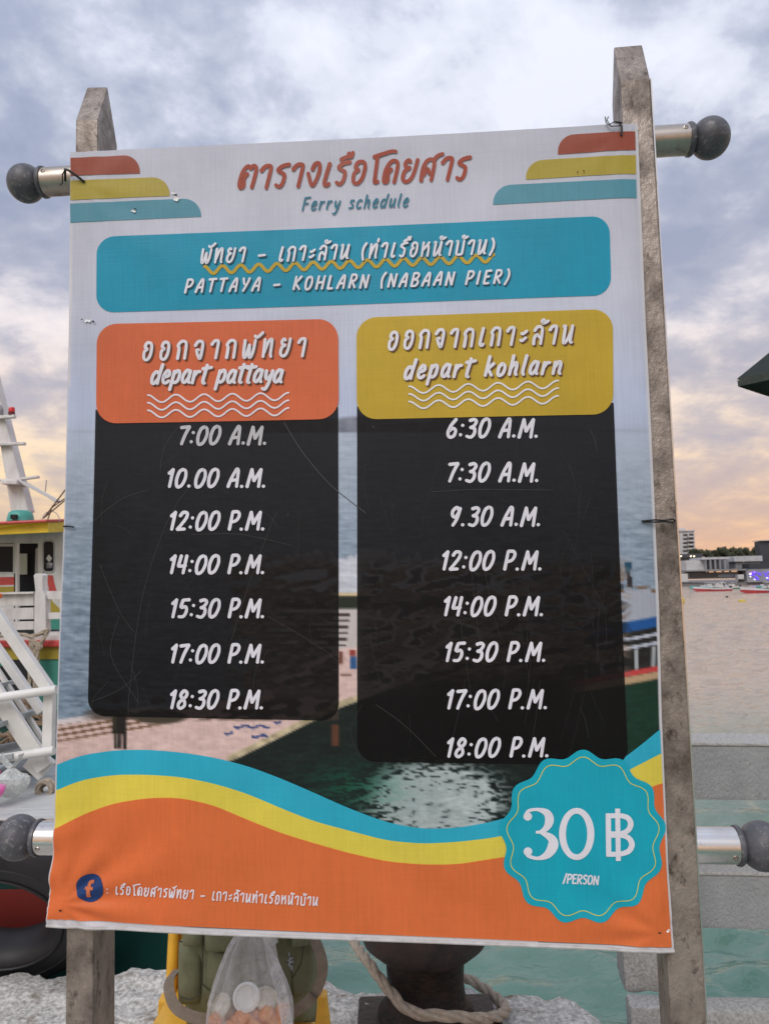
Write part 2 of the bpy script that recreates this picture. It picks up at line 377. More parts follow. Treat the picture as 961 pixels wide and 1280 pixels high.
# ------------------------------------------------------------------ banner
def clampf(x, a, b): return max(a, min(b, x))
def LEFT(y):  return float(np.interp(y, [150, 420, 480, 660, 860, 1000, 1158], [90, 86.5, 85, 79.5, 72.5, 67, 58]))
def RIGHT(y): return float(np.interp(y, [150, 400, 600, 757, 900, 1067, 1191], [797, 806.5, 817, 824.5, 828, 835, 843]))
def TOP(x):   return 192 + (153 - 192) * (x - 90) / (797 - 90)
def BOT(x):   return 1158.5 + (1191.5 - 1158.5) * (x - 58) / (843 - 58)
def W(px, py):          # how far the vinyl stands off its plane, metres
    z = .0022 * math.sin(px / 130 + py / 210) + .0015 * math.sin(py / 95 - px / 260)
    for cx_, cy_, amp, n, fal in ((74, 1130, .0050, 12, 110), (830, 1168, .0036, 10, 90), (104, 232, .0016, 9, 50), (776, 168, .0014, 9, 45)):
        dx, dy = px - cx_, py - cy_; r = math.hypot(dx, dy)
        z += amp * math.sin(math.atan2(dy, dx) * n) * math.exp(-r / fal) * clampf((r - 6) / 50, 0, 1)
    e = px - LEFT(py)
    z += .0024 * math.exp(-e / 32) * math.sin(py / 7.5 + e / 20) * clampf((py - 960) / 90, 0, 1)
    z += .0012 * math.exp(-e / 60) * math.sin(py / 60)
    e = RIGHT(py) - px
    z -= .0000025 * max(0, 40 - e) ** 2
    z += .0010 * math.exp(-e / 26) * math.sin(py / 11) * clampf((py - 1000) / 90, 0, 1)
    return z
def B(px, py, layer=0.0):
    return onplane(px, py) + PN * (W(px, py) + layer * .0009)

# --- the photograph printed across the banner, as ink colours on the sheet
def s2l(c): return np.array([((v / 255 + .055) / 1.055) ** 2.4 if v > 10 else v / 255 / 12.92 for v in c])
INK = 1.35
rng = np.random.RandomState(3)
_noise = rng.rand(600, 600)
def vn(x, y, sx, sy):
    a, b = x / sx, y / sy; i, j = np.floor(a).astype(int), np.floor(b).astype(int); fx, fy = a - i, b - j
    g = lambda p, q: _noise[q % 600, p % 600]
    return (g(i, j) * (1 - fx) + g(i + 1, j) * fx) * (1 - fy) + (g(i, j + 1) * (1 - fx) + g(i + 1, j + 1) * fx) * fy
def photo(X, Y):
    sh = X.shape
    out_ = np.zeros(sh + (3,))
    def lay(mask, c):
        mk = np.clip(mask, 0, 1)[..., None]; cc = np.asarray(c, float)
        if cc.ndim == 1: cc = cc[None, None]
        nonlocal out_
        out_ = out_ * (1 - mk) + cc * mk
    def step(v, w_=3): return np.clip(v / w_ + .5, 0, 1)
    # sky fading down from white
    ys = [150, 330, 430, 500, 560, 640, 900]
    cs = np.array([(174, 176, 187), (180, 183, 196), (178, 184, 201), (172, 182, 206), (166, 177, 197), (160, 174, 194), (160, 174, 194)], float)
    for k in range(3): out_[..., k] = np.interp(Y, ys, cs[:, k])
    fb = vn(X, Y, 90, 40) * .6 + vn(X, Y, 30, 16) * .4
    out_ += ((fb - .5) * 12)[..., None]
    # hills
    hill = 519 + 10 * (vn(X, Y * 0, 35, 1) - .3) + np.abs(X - 435) * .05
    lay(step(Y - hill, 4) * step(541 - Y, 4) * (.25 + .75 * step(X - 300, 60) * step(640 - X, 60)), np.stack([98 + 30 * vn(X, Y, 5, 4), 104 + 28 * vn(X, Y, 5, 4), 118 + 26 * vn(X, Y, 5, 4)], -1))
    # sea
    rip = vn(X, Y, 14, 2.6) * .6 + vn(X, Y, 5, 1.6) * .4
    t = np.interp(Y, [541, 640, 660, 760, 860], [0, .35, .55, .75, 1.0])
    sea = np.stack([158 - 48 * t, 169 - 42 * t, 184 - 40 * t], -1) + ((rip - .5) * (22 + 52 * t))[..., None]
    lay(np.clip((Y - 541) / (4 + 90 * (1 - step(X - 300, 60) * step(640 - X, 60))) + .3, 0, 1), sea)
    # right: quay, person, blue-roofed boat
    rr = step(X - 700, 40)
    lay(rr * step(Y - (738 + (X - 780) * -.05), 2), (150, 156, 168))
    lay(rr * step(Y - 733, 2) * step(741 - Y, 2) * step(vn(X, Y, 9, 3) - .45, .1), (110, 88, 70))
    lay(((np.abs(X - 784.5) < 4) & (Y > 703) & (Y < 716)) * 1.0, (30, 70, 92))
    lay(((np.abs(X - 785.5 - (Y - 716) * .08) < 3) & (Y >= 716) & (Y < 734)) * 1.0, (40, 40, 44))
    yb = 778 - (X - 780) * .17
    lay(rr * step(Y - yb, 3), (28, 78, 138) + 0 * Y[..., None])
    lay(rr * step(Y - yb - 13, 2), np.stack([22 + 20 * vn(X, Y, 8, 3)] * 3, -1))
    for o_, h_ in ((20, 4), (31, 4)):
        lay(rr * step(Y - yb - o_, 1.5) * step(yb + o_ + h_ - Y, 1.5), (170, 176, 190))
    lay(rr * step(Y - yb - 36, 2) * step(yb + 62 - Y, 2) * step(np.sin(X / 3.4) - .75, .2), (150, 156, 160))
    lay(rr * step(Y - yb - 62, 2) * step(yb + 69 - Y, 2), (176, 62, 62)); lay(rr * step(Y - yb - 69, 2) * step(yb + 79 - Y, 2), (166, 140, 110))
    lay(rr * step(Y - yb - 79, 5), np.stack([14 + 10 * rip, 38 + 18 * rip, 30 + 12 * rip], -1))
    # middle: boats, landing stairs, walkers
    mid = step(X - 330, 60) * step(640 - X, 90)
    lay(mid * step(Y - 694 - 20 * vn(X, Y * 0, 6, 1) + 10, 3) * step(742 - Y, 3), np.stack([196 + 50 * (rip - .5)] * 3, -1) - np.array([14, 10, 0]))
    lay(mid * step(Y - 741, 2), (196, 176, 140)); lay(mid * step(Y - 745, 2), (34, 40, 34))
    lay(mid * step(Y - 761, 3), (178, 172, 170))
    lay(mid * step(Y - 763, 2) * step(812 - Y, 2) * step(np.sin(Y * .82) - .1, .5) * step(438 - (Y - 765) * .12 - X, 2), (70, 60, 58))
    # deck of the pier in print: bounded below right by a stone edge
    top = np.where(X < 330, 906 - (X - 70) * .145, np.interp(X, [330, 420, 460], [858, 812, 806]))
    edge = np.interp(X, [60, 285, 300, 425, 470, 640, 700], [1100, 952, 946, 884, 868, 800, 790])
    deck = step(Y - top, 3)
    lay(step(X - 700, 10) * 0 + step(460 - X, 40) * deck * 1.0, np.stack([188 + 22 * (vn(X, Y, 9, 3) - .5) + 14 * vn(X, Y, 4, 2), 164 + 22 * (vn(X, Y, 9, 3) - .5) + 12 * vn(X, Y, 4, 2), 158 + 20 * (vn(X, Y, 9, 3) - .5) + 12 * vn(X, Y, 4, 2)], -1))
    lay(step(200 - X, 30) * step(Y - top, 2) * step(top + 22 - Y, 6) * step(np.sin((Y - top) * .9 + X * .02) - .1, .5), (110, 86, 66))
    lay(step(200 - X, 30) * step(Y - top + 6, 2) * step(top + 1 - Y, 2), (198, 190, 192))
    dark = step(Y - edge, 3) * step(X - 240, 30)
    wat = np.stack([12 + 14 * rip, 19 + 20 * rip, 19 + 17 * rip], -1)
    lay(dark * step(720 - X, 40), wat)
    bright = np.exp(-(((X - 545) / 85) ** 2 + ((Y - 1002) / 50) ** 2) * 1.1)
    r2 = vn(X, Y + X * .12, 11, 2.3) * .55 + vn(X, Y, 4.5, 1.7) * .45
    tl = np.clip((bright - .12) * 3, 0, 1) * step(Y - 940, 20)
    lay(tl * np.clip((r2 - (.66 - .52 * bright)) / .16 + .5, 0, 1), np.stack([118 + 62 * r2, 134 + 56 * r2, 134 + 56 * r2], -1))
    clut = vn(X + 40, Y + X * .15, 17, 6) ; cl2 = vn(X, Y + X * .15, 6, 2.4)
    reg = step(X - 455, 20) * step(782 - X, 20) * step(Y - 705, 25) * step(882 - X * .05 - Y, 30)
    lay(reg * step(clut - .48, .06), np.stack([70 + 110 * cl2, 62 + 92 * cl2, 56 + 80 * cl2], -1))
    lay(reg * step(.30 - clut, .05) * .8, (18, 18, 18)); lay(reg * step(.5 - np.abs((Y + X * .22 - 930) / 5), .5) * .7, (150, 140, 130)); lay(reg * step(.5 - np.abs((Y + X * .35 - 962) / 5), .5) * .7, (140, 130, 122))
    reg = step(X - 290, 30) * step(422 - X, 4) * step(Y - 700, 20) * step(862 - Y, 20)
    lay(reg * step(clut - .42, .08), np.stack([50 + 130 * cl2, 44 + 112 * cl2, 42 + 100 * cl2], -1))
    reg = step(424 - X, 4) * step(X - 110, 20) * step(Y - 870, 12) * step(900 - Y, 4)
    lay(reg * step(clut - .5, .08) * .8, (60, 50, 42))
    gr = np.exp(-(((X - 440) / 60) ** 2 + ((Y - 985) / 30) ** 2)) * step(Y - 945, 10)
    lay(gr * .75 * np.clip((r2 - .4) * 5, .2, 1), (22, 84, 64))
    lay(step(Y - edge + 8, 2) * step(edge - Y, 2) * step(X - 285, 8) * step(450 - X, 8), np.stack([150 + 70 * (vn(X, Y, 6, 4) - .3), 140 + 66 * (vn(X, Y, 6, 4) - .3), 112 + 60 * (vn(X, Y, 6, 4) - .3)], -1))
    # two walkers, blue wave marks on the deck, bushes
    for x0, x1, y0, y1, c in ((140, 158, 897, 917, (30, 28, 25)), (141, 149, 893, 914, (44, 44, 32)), (146, 157, 893, 918, (28, 24, 24)), (147, 151, 916, 936, (22, 20, 20)), (153, 158, 916, 937, (26, 22, 22)),
                              (142, 146, 912, 936, (30, 30, 26)), (437, 445, 812, 820, (132, 52, 44)), (438, 446, 820, 836, (32, 74, 122)), (424, 429, 814, 830, (92, 54, 44)),
                              (426, 440, 842, 845, (104, 78, 66)), (415, 424, 905, 932, (88, 54, 40))):
        lay(step(X - x0, 2) * step(x1 - X, 2) * step(Y - y0, 2) * step(y1 - Y, 2) * (.85 + .15 * vn(X, Y, 3, 3)), c)
    lay(step(1 - ((X - 200) / 34) ** 2 - ((Y - 896) / 9) ** 2, .6), (62, 56, 46))
    for x0, x1, yc in ((293, 338, 908), (280, 293, 916), (315, 336, 920), (342, 353, 902)):
        lay(((X > x0) & (X < x1)) * step(1.6 - np.abs(Y - yc - 1.4 * np.sin((X - x0) / 3.0)), 1.2), (38, 60, 112))
    return np.clip(out_, 4, 255)

NX, NY = 330, 460
us = np.linspace(0, 1, NX + 1); vs_ = np.linspace(0, 1, NY + 1)
verts = []; PX = np.zeros((NY + 1, NX + 1)); PY = np.zeros_like(PX)
for j, v in enumerate(vs_):
    for i, u in enumerate(us):
        x = 90 + (797 - 90) * u; yt = TOP(x); xb = 58 + (843 - 58) * u; yb = BOT(xb)
        y = yt + (yb - yt) * v
        x = LEFT(y) + (RIGHT(y) - LEFT(y)) * u
        PX[j, i] = x; PY[j, i] = y; verts.append(B(x, y))
faces = [(j * (NX + 1) + i, (j + 1) * (NX + 1) + i, (j + 1) * (NX + 1) + i + 1, j * (NX + 1) + i + 1) for j in range(NY) for i in range(NX)]
BAN = vinyl('banner_print', attr=True, fade=.06)
banner = mesh_obj('banner', verts, faces, BAN, smooth=True)
tag(banner, 'large printed ferry schedule banner with orange, yellow and blue panels, tied to two steel posts', 'banner')
pc = photo(PX, PY) / 255
lin = np.where(pc > .04045, ((pc + .055) / 1.055) ** 2.4, pc / 12.92) * INK
hem = np.zeros(PX.shape, bool)
Lx = np.vectorize(LEFT)(PY); Rx = np.vectorize(RIGHT)(PY); By = BOT(PX)
hem |= (PX - Lx < 2.2) & (PY > 280); hem |= (Rx - PX < 3.2); hem |= (By - PY < 9 - 3 * (PX - 60) / 780)
lin[hem] = (.70, .70, .74)
colr = np.ones(PX.shape + (4,), np.float32); colr[..., :3] = np.clip(lin, 0, .92)
ca = banner.data.color_attributes.new('print', 'FLOAT_COLOR', 'POINT'); ca.data.foreach_set('color', colr.reshape(-1))

def strip(name, F, ns, nt_, mt, layer, parent=banner, svals=None):
    nt_ = nt_ * 2
    sv = svals or [i / ns for i in range(ns + 1)]
    vs = []; fs = []
    for s in sv:
        for k in range(nt_ + 1):
            p = F(s, k / nt_); vs.append(B(p[0], p[1], layer))
    n = len(sv)
    for i in range(n - 1):
        for k in range(nt_):
            a = i * (nt_ + 1) + k; fs.append((a, a + 1, a + nt_ + 2, a + nt_ + 1))
    return mesh_obj(name, vs, fs, mt, parent, smooth=True)
def rrect(name, TL, TR, BR, BL, r, mt, layer, corners='1111', step=6):
    """rounded rectangle between four photo corners; corners flags TL TR BR BL"""
    wd = (math.dist(TL, TR) + math.dist(BL, BR)) / 2; h = (math.dist(TL, BL) + math.dist(TR, BR)) / 2
    sv = []
    for k in range(9): sv.append(r * (1 - math.cos(k / 8 * math.pi / 2)) / wd)
    nmid = max(2, int((wd - 2 * r) / step))
    a, b = sv[-1], 1 - sv[-1]
    sv += [a + (b - a) * k / nmid for k in range(1, nmid)] + [1 - q for q in sv[::-1]]
    def F(s, t):
        d0 = s * wd; d1 = (1 - s) * wd
        def ins(fl_l, fl_r):
            z = 0
            if d0 < r and fl_l: z = r - math.sqrt(max(0, r * r - (r - d0) ** 2))
            if d1 < r and fl_r: z = r - math.sqrt(max(0, r * r - (r - d1) ** 2))
            return z / h
        it = ins(corners[0] == '1', corners[1] == '1'); ib = ins(corners[3] == '1', corners[2] == '1')
        t = it + (1 - it - ib) * t
        x = (TL[0] * (1 - s) + TR[0] * s) * (1 - t) + (BL[0] * (1 - s) + BR[0] * s) * t
        y = (TL[1] * (1 - s) + TR[1] * s) * (1 - t) + (BL[1] * (1 - s) + BR[1] * s) * t
        return x, y
    return strip(name, F, 0, max(3, int(h / step)), mt, layer, svals=sv)

def catmull(pts, sub=5):
    if len(pts) < 3: return pts
    P = [pts[0]] + list(pts) + [pts[-1]]; o = []
    for i in range(1, len(P) - 2):
        a, b, c, d = P[i - 1], P[i], P[i + 1], P[i + 2]
        for k in range(sub):
            t = k / sub
            o.append(tuple(.5 * (2 * b[q] + (c[q] - a[q]) * t + (2 * a[q] - 5 * b[q] + 4 * c[q] - d[q]) * t * t + (3 * b[q] - a[q] - 3 * c[q] + d[q]) * t ** 3) for q in (0, 1)))
    o.append(pts[-1]); return o
class Ink:
    """brush strokes laid on the banner, in photo pixels"""
    def __init__(s, layer): s.v = []; s.f = []; s.layer = layer; s.k = 0
    def stroke(s, pts, wd, taper=0.0):
        pts = [p for i, p in enumerate(pts) if i == 0 or math.dist(p, pts[i - 1]) > 1e-4]
        if len(pts) < 2: return
        n = len(pts); Lr = []
        for i, p in enumerate(pts):
            a = pts[max(0, i - 1)]; b = pts[min(n - 1, i + 1)]; l = math.dist(a, b) or 1
            tx, ty = (b[0] - a[0]) / l, (b[1] - a[1]) / l
            hw = wd / 2 * (1 - taper * (i / (n - 1)))
            if i == 0:
                for c in (0, .35, .8): Lr.append((p[0] - tx * hw * .8 * (1 - c), p[1] - ty * hw * .8 * (1 - c), -ty, tx, hw * math.sin(c * math.pi / 2) if c else hw * .12))
            Lr.append((p[0], p[1], -ty, tx, hw))
            if i == n - 1:
                for c in (.8, .35, 0): Lr.append((p[0] + tx * hw * .8 * (1 - c), p[1] + ty * hw * .8 * (1 - c), -ty, tx, hw * math.sin(c * math.pi / 2) if c else hw * .12))
        b0 = len(s.v); lay = s.layer + .06 * (s.k % 5); s.k += 1
        for x, y, nx_, ny_, h in Lr:
            s.v.append(B(x + nx_ * h, y + ny_ * h, lay)); s.v.append(B(x - nx_ * h, y - ny_ * h, lay))
        for i in range(len(Lr) - 1): s.f.append((b0 + 2 * i, b0 + 2 * i + 1, b0 + 2 * i + 3, b0 + 2 * i + 2))
    def build(s, name, mt, parent=banner): return mesh_obj(name, s.v, s.f, mt, parent)

G = {  # width ; strokes in a 10-high letter box
 'A': '6.4;.4,0 1.6,5 3.6,10|3.6,10 4.8,9 5.4,0|1.4,3.6 5.2,4', 'B': '6.2;.8,0 1,10|1,10 4,10 5.2,8.4 4,6 1.6,5.2|1.6,5.2 4.6,4.6 5.4,2.4 4,.4 .8,0',
 'E': '5.4;4.8,10 1,9.8|1,9.8 .8,0|1,5.2 4,5.4|.8,0 4.6,.2', 'H': '6.4;.8,0 1,10|5.4,0 5.6,10|1,4.8 5.4,5.2', 'I': '2.6;1,0 1.2,10',
 'K': '6;.8,0 1,10|5.2,10 1.2,4.6|1.4,4.8 5.4,0', 'L': '5;1,10 .8,0|.8,0 4.4,.2', 'M': '8;.4,0 1.4,10|1.4,10 3.8,3.4|3.8,3.4 6.8,10|6.8,10 7.2,0',
 'N': '6.4;.8,0 1,10|1,10 5.2,.2|5.2,.2 5.6,10', 'O': '6.4;3.6,10 1.4,8.6 .8,4.6 1.6,.8 3,0 4.8,1.4 5.6,5.4 4.8,9 3.4,10', 'P': '5.8;.8,0 1,10|1,10 4,10 5.2,8 4,5.2 1.2,4.2',
 'R': '6;.8,0 1,10|1,10 4,10 5,8 4,5.6 1.2,5|2,5 5.2,0', 'T': '6;.2,9.6 5.8,10|3,9.8 2.8,0', 'Y': '6;.6,10 1.8,6 3,5|5.4,10 4.4,6 2,0', 'S': '5.2;4.6,9 3,10 1.2,8.6 1.4,6.4 3.8,4.6 4.4,2.4 3,0 .8,.8',
 'F': '5.4;5,10 1.2,9.6|1.2,9.6 .8,0|1,5 4.2,5.4', '(': '3.4;3,11 1.4,8 1,4 2,-1', ')': '3.4;1,11 2.4,8 2.4,4 .6,-1', '-': '7;1,4 5.6,4.4', '/': '4;.4,-.6 3.4,11',
 ' ': '4;', '.': '3;.9,.4 1.5,.5', ':': '3;.9,1.4 1.4,1.5|1.2,6.6 1.7,6.7',
 '0': '6.6;3.8,10 1.8,8.8 .8,4.6 1.4,.8 2.8,0 4.6,1.4 5.8,5.4 5.2,9 3.6,10', '1': '4;.6,7.6 2.6,9.8|2.6,10 2.2,0', '2': '6.2;1,7.8 2.4,9.8 4.8,9.4 4.8,6.8 2.6,3 .6,.2|.6,.2 5,.4',
 '3': '6.2;1.2,9.4 3.6,10 5,8.8 4,6.4 2.2,5.6|2.2,5.6 4.6,5 5,2.2 3.4,.2 .8,.8', '4': '6;1.4,10 .8,4.8 1.2,4 5,4.4|4.6,10 4.2,0', '5': '6.2;5.4,10 1.8,9.8|1.8,9.8 1.2,5.8 3.8,6 4.8,3.6 3.6,.6 .8,.4',
 '6': '6.2;4.2,10 1.8,6.4 .8,2.4 2.2,.1 4.4,.8 5,3.6 3.4,5 1.4,3.6', '7': '5.8;.4,9.4 5.2,10|5.2,10 3.4,5.2 2.2,0', '8': '6.2;3,5.4 1.4,7.4 2.8,9.9 4.8,8.8 4.4,6.4 1.4,3.6 1,1.2 2.6,0 4.6,1.6 4.2,4 3,5.4',
 '9': '6.2;5,8 3.2,10 1.2,8 1.6,5.4 3.4,4.8 5,8|5.2,9.6 4.4,4 2.6,0',
 'a': '5.2;4.2,5.6 2.4,6.4 .8,4 .8,1 2.2,.2 3.8,2.6|4.2,6.2 3.9,1.2 4.8,0', 'c': '4.8;4.2,5.4 2.8,6.4 1,4.2 1.2,.8 2.8,0 4.2,1', 'd': '5.4;3.8,5.4 2.2,6.2 .8,4 .9,.8 2.2,.2 3.8,2.4|5,10 4.2,4 4,0',
 'e': '4.8;1,3 3.6,4 3.6,5.8 2.4,6.4 1,4 1.2,.8 2.6,0 4.2,1.2', 'h': '5.2;1.2,10 .8,0|.9,3.4 2.8,6.2 3.9,5 3.8,1 4.6,0', 'k': '5;1.4,10 .8,0|4.2,6.2 1,3|1.6,3.4 4.2,0', 'l': '2.8;1.6,10 1,2 1.8,0',
 'n': '5.2;1,6.2 .8,0|.9,3.4 2.8,6.2 4,5.2 3.9,1 4.7,0', 'o': '5;2.6,6.3 1,4.4 1,1 2.2,0 3.8,1.4 4.1,4.6 2.6,6.3', 'p': '5.2;1.2,6.2 .4,-3.6|1.1,4.8 3,6.4 4.2,5 3.8,1.4 2.2,.2 .9,1.4',
 'r': '4.4;1.1,6.2 .8,0|1,3.6 2.4,5.8 3.9,6', 's': '4.2;3.6,5.8 1.8,6.2 1.2,4.6 3.2,2.6 3,.6 .6,.4', 't': '4;2.4,9.4 1.6,1 2.8,0|.2,7.4 5,8.2', 'u': '5.2;1.1,6.2 .9,1.4 2,.1 3.6,2.4|4.3,6.2 4,1 4.9,0',
 'y': '5;1,6.2 1.2,2.8 2.4,1.8 3.8,4|4.4,6.2 3.4,0 2,-3.4 .4,-3',
 'ต': '7;3.2,6.4 2,4.4 2.3,1 1.2,.2 .6,2 .9,6 2,9 3.3,9.8 4,8.6|4,8.6 5.2,9.8 6.3,9 6.4,6 5.8,0', 'า': '5;.4,7.8 1.8,9.8 3.8,9.9 4.1,8 3.5,0', 'ร': '5.4;5.2,9.9 2.6,9.3 1,7.6 2.4,6.4 3.8,5.2 3.6,1.6 2.4,.1 .9,1',
 'ง': '5.6;2,7 2.8,9.6 4.4,9.6 4.9,6 3.8,1 2.6,.2 .5,5.6', 'เ': '3.6;1.9,10 1.1,4 1,.9 2,.1 2.9,1', 'ื': '0;-5.2,11.2 -3.4,12.2 -.9,12.4|-2.6,12.4 -2.3,14.2|-1.2,12.6 -.8,14.4',
 'อ': '6;2.6,6 1.2,7.4 2,9.6 4,9.6 5,7.4 4.6,2.6 3,.1 1.2,1 1,4.6 2.6,6', 'โ': '4.4;3.9,.5 2.7,.2 2.5,3 2.2,11.4|.8,11.6 3.6,12.6 7.4,13.8 9.4,13.6', 'ด': '6.2;3,6.2 1.9,4.2 2.2,1 1,.4 .6,2.6 1,6.6 2.6,9.6 4.6,9.6 5.4,7.2 5,0',
 'ย': '6.4;3,6.4 1.6,6.6 1,8.4 2,9.9 3,9|3,6.4 1.2,4.8 .9,1.6 2.4,.1 4.2,1.4 5.2,5 5.7,10', 'ส': '6.8;.9,0 .8,5 1.8,8.6 3.6,9.6 5,8.2 5.1,4 4.9,0|1.4,2.6 2.6,5.4 3.9,3|4.6,8.9 6,11 8,11.8',
 'พ': '7.6;.8,10 .7,3 1.3,.2 2.2,1.4 3.6,7.4|3.6,7.4 4.2,.6 5.2,.8 6.2,4 6.8,10', 'ั': '0;-5.2,12.2 -4.2,11.3 -2.8,12 -.8,14', 'ท': '6;.9,10 .8,0|1,2.4 2.6,7.6 4.2,9.9 5,9 4.9,2 5.4,0',
 'ก': '6;.9,0 1.2,5.6 .5,7.6 2.2,9.8 4.4,9.6 5.2,7.4 5,0', 'ะ': '4.6;.8,6.2 1.8,6 3.8,7.6|.6,2.4 1.7,2.2 3.6,3.8', 'ล': '6;.9,0 .9,3.4 2.2,5.4 3.6,4.2 4.8,3|.6,7.6 2.2,9.8 4.2,9.6 5.1,7.4 4.9,0',
 '้': '0;-4.8,12.6 -4,13.6 -3.2,12.8 -4.2,11.6 -2.6,12 -1,13', 'น': '6.4;.4,9.4 1.2,9.6 1,1.6 1.7,.2 3.4,2.6 5.2,8|5.3,10 4.9,1.4 6,.5', '่': '0;-3,11.6 -2.8,13.6', 'ห': '6.2;.9,10 .8,0|1,4.4 3,7 5,10|4.4,8.6 5.1,5 5,0',
 'บ': '6.4;.4,9.6 1.2,9.2 1.1,1.4 2,.2 4.6,.4 5.3,1.8 5.5,10', 'จ': '5.8;.5,7.4 2,9.7 4.2,9.6 4.9,7 4.2,.4 3,1.2 1.6,4.8 3,5', 'โx': '0;'}
GL = {}
for k_, v_ in G.items():
    w0, st = v_.split(';'); ss = []
    for s_ in st.split('|'):
        if s_.strip(): ss.append([tuple(float(q) for q in p.split(',')) for p in s_.split()])
    GL[k_] = (float(w0), ss)
def write(ink, text, x0, y0, x1, y1, h, wd, slant=.16, dx=0, dy=0, taper=.12, track=0.0, xs=.98):
    L0 = math.dist((x0, y0), (x1, y1)); nn = sum(1 for c in text if GL[c][0]); track = max(0, (L0 / (h / 10 * xs) - sum(GL[c][0] for c in text)) / nn)
    tot = sum(GL[c][0] + (track if GL[c][0] else 0) for c in text)
    L_ = math.dist((x0, y0), (x1, y1)); ax, ay = (x1 - x0) / L_, (y1 - y0) / L_
    k = (L_ - slant * h * .5) / tot; cur = 0; rr = random.Random(len(text))
    for c in text:
        w0, ss = GL[c]; jig = rr.uniform(-.25, .25)
        for s_ in ss:
            pts = catmull(s_) if len(s_) > 2 else [s_[0], tuple((s_[0][q] + s_[1][q]) / 2 for q in (0, 1)), s_[1]]
            o = []
            for gx, gy in pts:
                u = (cur + gx) * k; v = (gy + (jig if w0 else 0)) * h / 10
                o.append((x0 + ax * u + ay * 0 + v * slant + dx, y0 + ay * u - v + dy))
            ink.stroke(o, wd, taper)
        cur += w0 + (track if w0 else 0)
def lettering(text, x0, y0, x1, y1, h, wd, mt, layer, shadow=None, parent=banner, sh=(1.3, 1.4), **k):
    if shadow is not None:
        b = Ink(layer - .6); write(b, text, x0, y0, x1, y1, h, wd, dx=sh[0], dy=sh[1], **k); b.build('lettering_drop_shadow', shadow, parent)  # printed drop shadow: dark offset copy of the letters
    a = Ink(layer); write(a, text, x0, y0, x1, y1, h, wd, **k); return a.build('lettering', mt, parent)
def wave(ink, x0, y0, x1, y1, amp, per, wd, phase=0.0):
    n = int((x1 - x0) / 1.5)
    ink.stroke([(x0 + (x1 - x0) * i / n, y0 + (y1 - y0) * i / n - amp * math.cos(2 * math.pi * ((x1 - x0) * i / n) / per + phase)) for i in range(n + 1)], wd)

I_CY = vinyl('ink_blue', (.004, .31, .47), .15); I_OR = vinyl('ink_orange', (.70, .155, .060), .15); I_YE = vinyl('ink_mustard', (.57, .39, .035), .15)
I_CB = vinyl('ink_light_blue', (.035, .50, .70)); I_YB = vinyl('ink_yellow', (.88, .74, .10)); I_OB = vinyl('ink_deep_orange', (.84, .20, .060))
I_BK = vinyl('ink_black', (.006, .0055, .006), 0.0, .42, alpha=.12, fade=.2, spec=.16); I_W = vinyl('ink_white', (.80, .80, .87), .12); I_BR = vinyl('ink_brick', (.33, .050, .020), .1)
I_TT = vinyl('ink_teal', (.020, .17, .25), .1); I_SH = vinyl('ink_navy_drop_shadow', (.012, .06, .10), 0); I_SB = vinyl('ink_brown_drop_shadow', (.12, .045, .025), 0)
I_CO = vinyl('ink_corner_brick', (.33, .075, .042), .15); I_CYE = vinyl('ink_corner_mustard', (.45, .36, .05), .15); I_CT = vinyl('ink_corner_teal', (.10, .31, .40), .15)
I_FB = vinyl('ink_royal_blue', (.012, .045, .17), .05); I_SC = vinyl('scratch_grey', (.07, .07, .072), 0); I_BAD = vinyl('ink_turquoise', (.010, .42, .56), .15)
I_OF = vinyl('ink_logo_orange', (.62, .17, .07), .1); I_LW = vinyl('ink_worn_white', (.5, .5, .53), 0)

# corner stripes
for TLc, TRc, BRc, BLc, r_, cor, mt, lab in (
    ((90, 199), (176, 195), (176, 218), (90, 221), 20, '0100', I_CO, 'brick red stripe at upper left'), ((89.5, 227), (213, 222), (213, 246), (89.5, 251), 22, '0100', I_CYE, 'mustard stripe at upper left'),
    ((89, 255.5), (252, 248.5), (252, 271.5), (89, 279), 22, '0100', I_CT, 'teal stripe at upper left'), ((697, 169), (794, 163), (794.5, 186.5), (697, 193), 20, '1000', I_CO, 'brick red stripe at upper right'),
    ((657, 201), (794.5, 193), (795, 216.5), (657, 224.5), 21, '1000', I_CYE, 'mustard stripe at upper right'), ((616, 232), (795, 223.5), (795.5, 247), (616, 256), 22, '1000', I_CT, 'teal stripe at upper right')):
    rrect('corner_stripe', TLc, TRc, BRc, BLc, r_, mt, 1, cor)['label'] = lab
# title
lettering('ตารางเรือโดยสาร', 297, 237, 590, 223.5, 28, 5.2, I_BR, 2.0, slant=.16, xs=1.12)
lettering('Ferry schedule', 377, 263.5, 514, 258, 16.5, 2.4, I_TT, 2.0, slant=.2, track=.9)
# route panel
pn = rrect('route_panel', (122, 297), (761, 270.5), (763, 370), (121, 391), 22, I_CY, 1.0)
lettering('พัทยา - เกาะล้าน (ท่าเรือหน้าบ้าน)', 251, 330, 622, 318, 17.5, 3.1, I_W, 3.0, I_SH, pn, slant=.15)
lettering('PATTAYA - KOHLARN (NABAAN PIER)', 231, 366, 641, 355, 16, 3.0, I_W, 3.0, I_SH, pn, slant=.22, track=1.1)
ik = Ink(2.2); wave(ik, 256, 338, 617, 323.5, 4.6, 22.6, 4.2); ik.build('wavy_line', I_YE, pn)
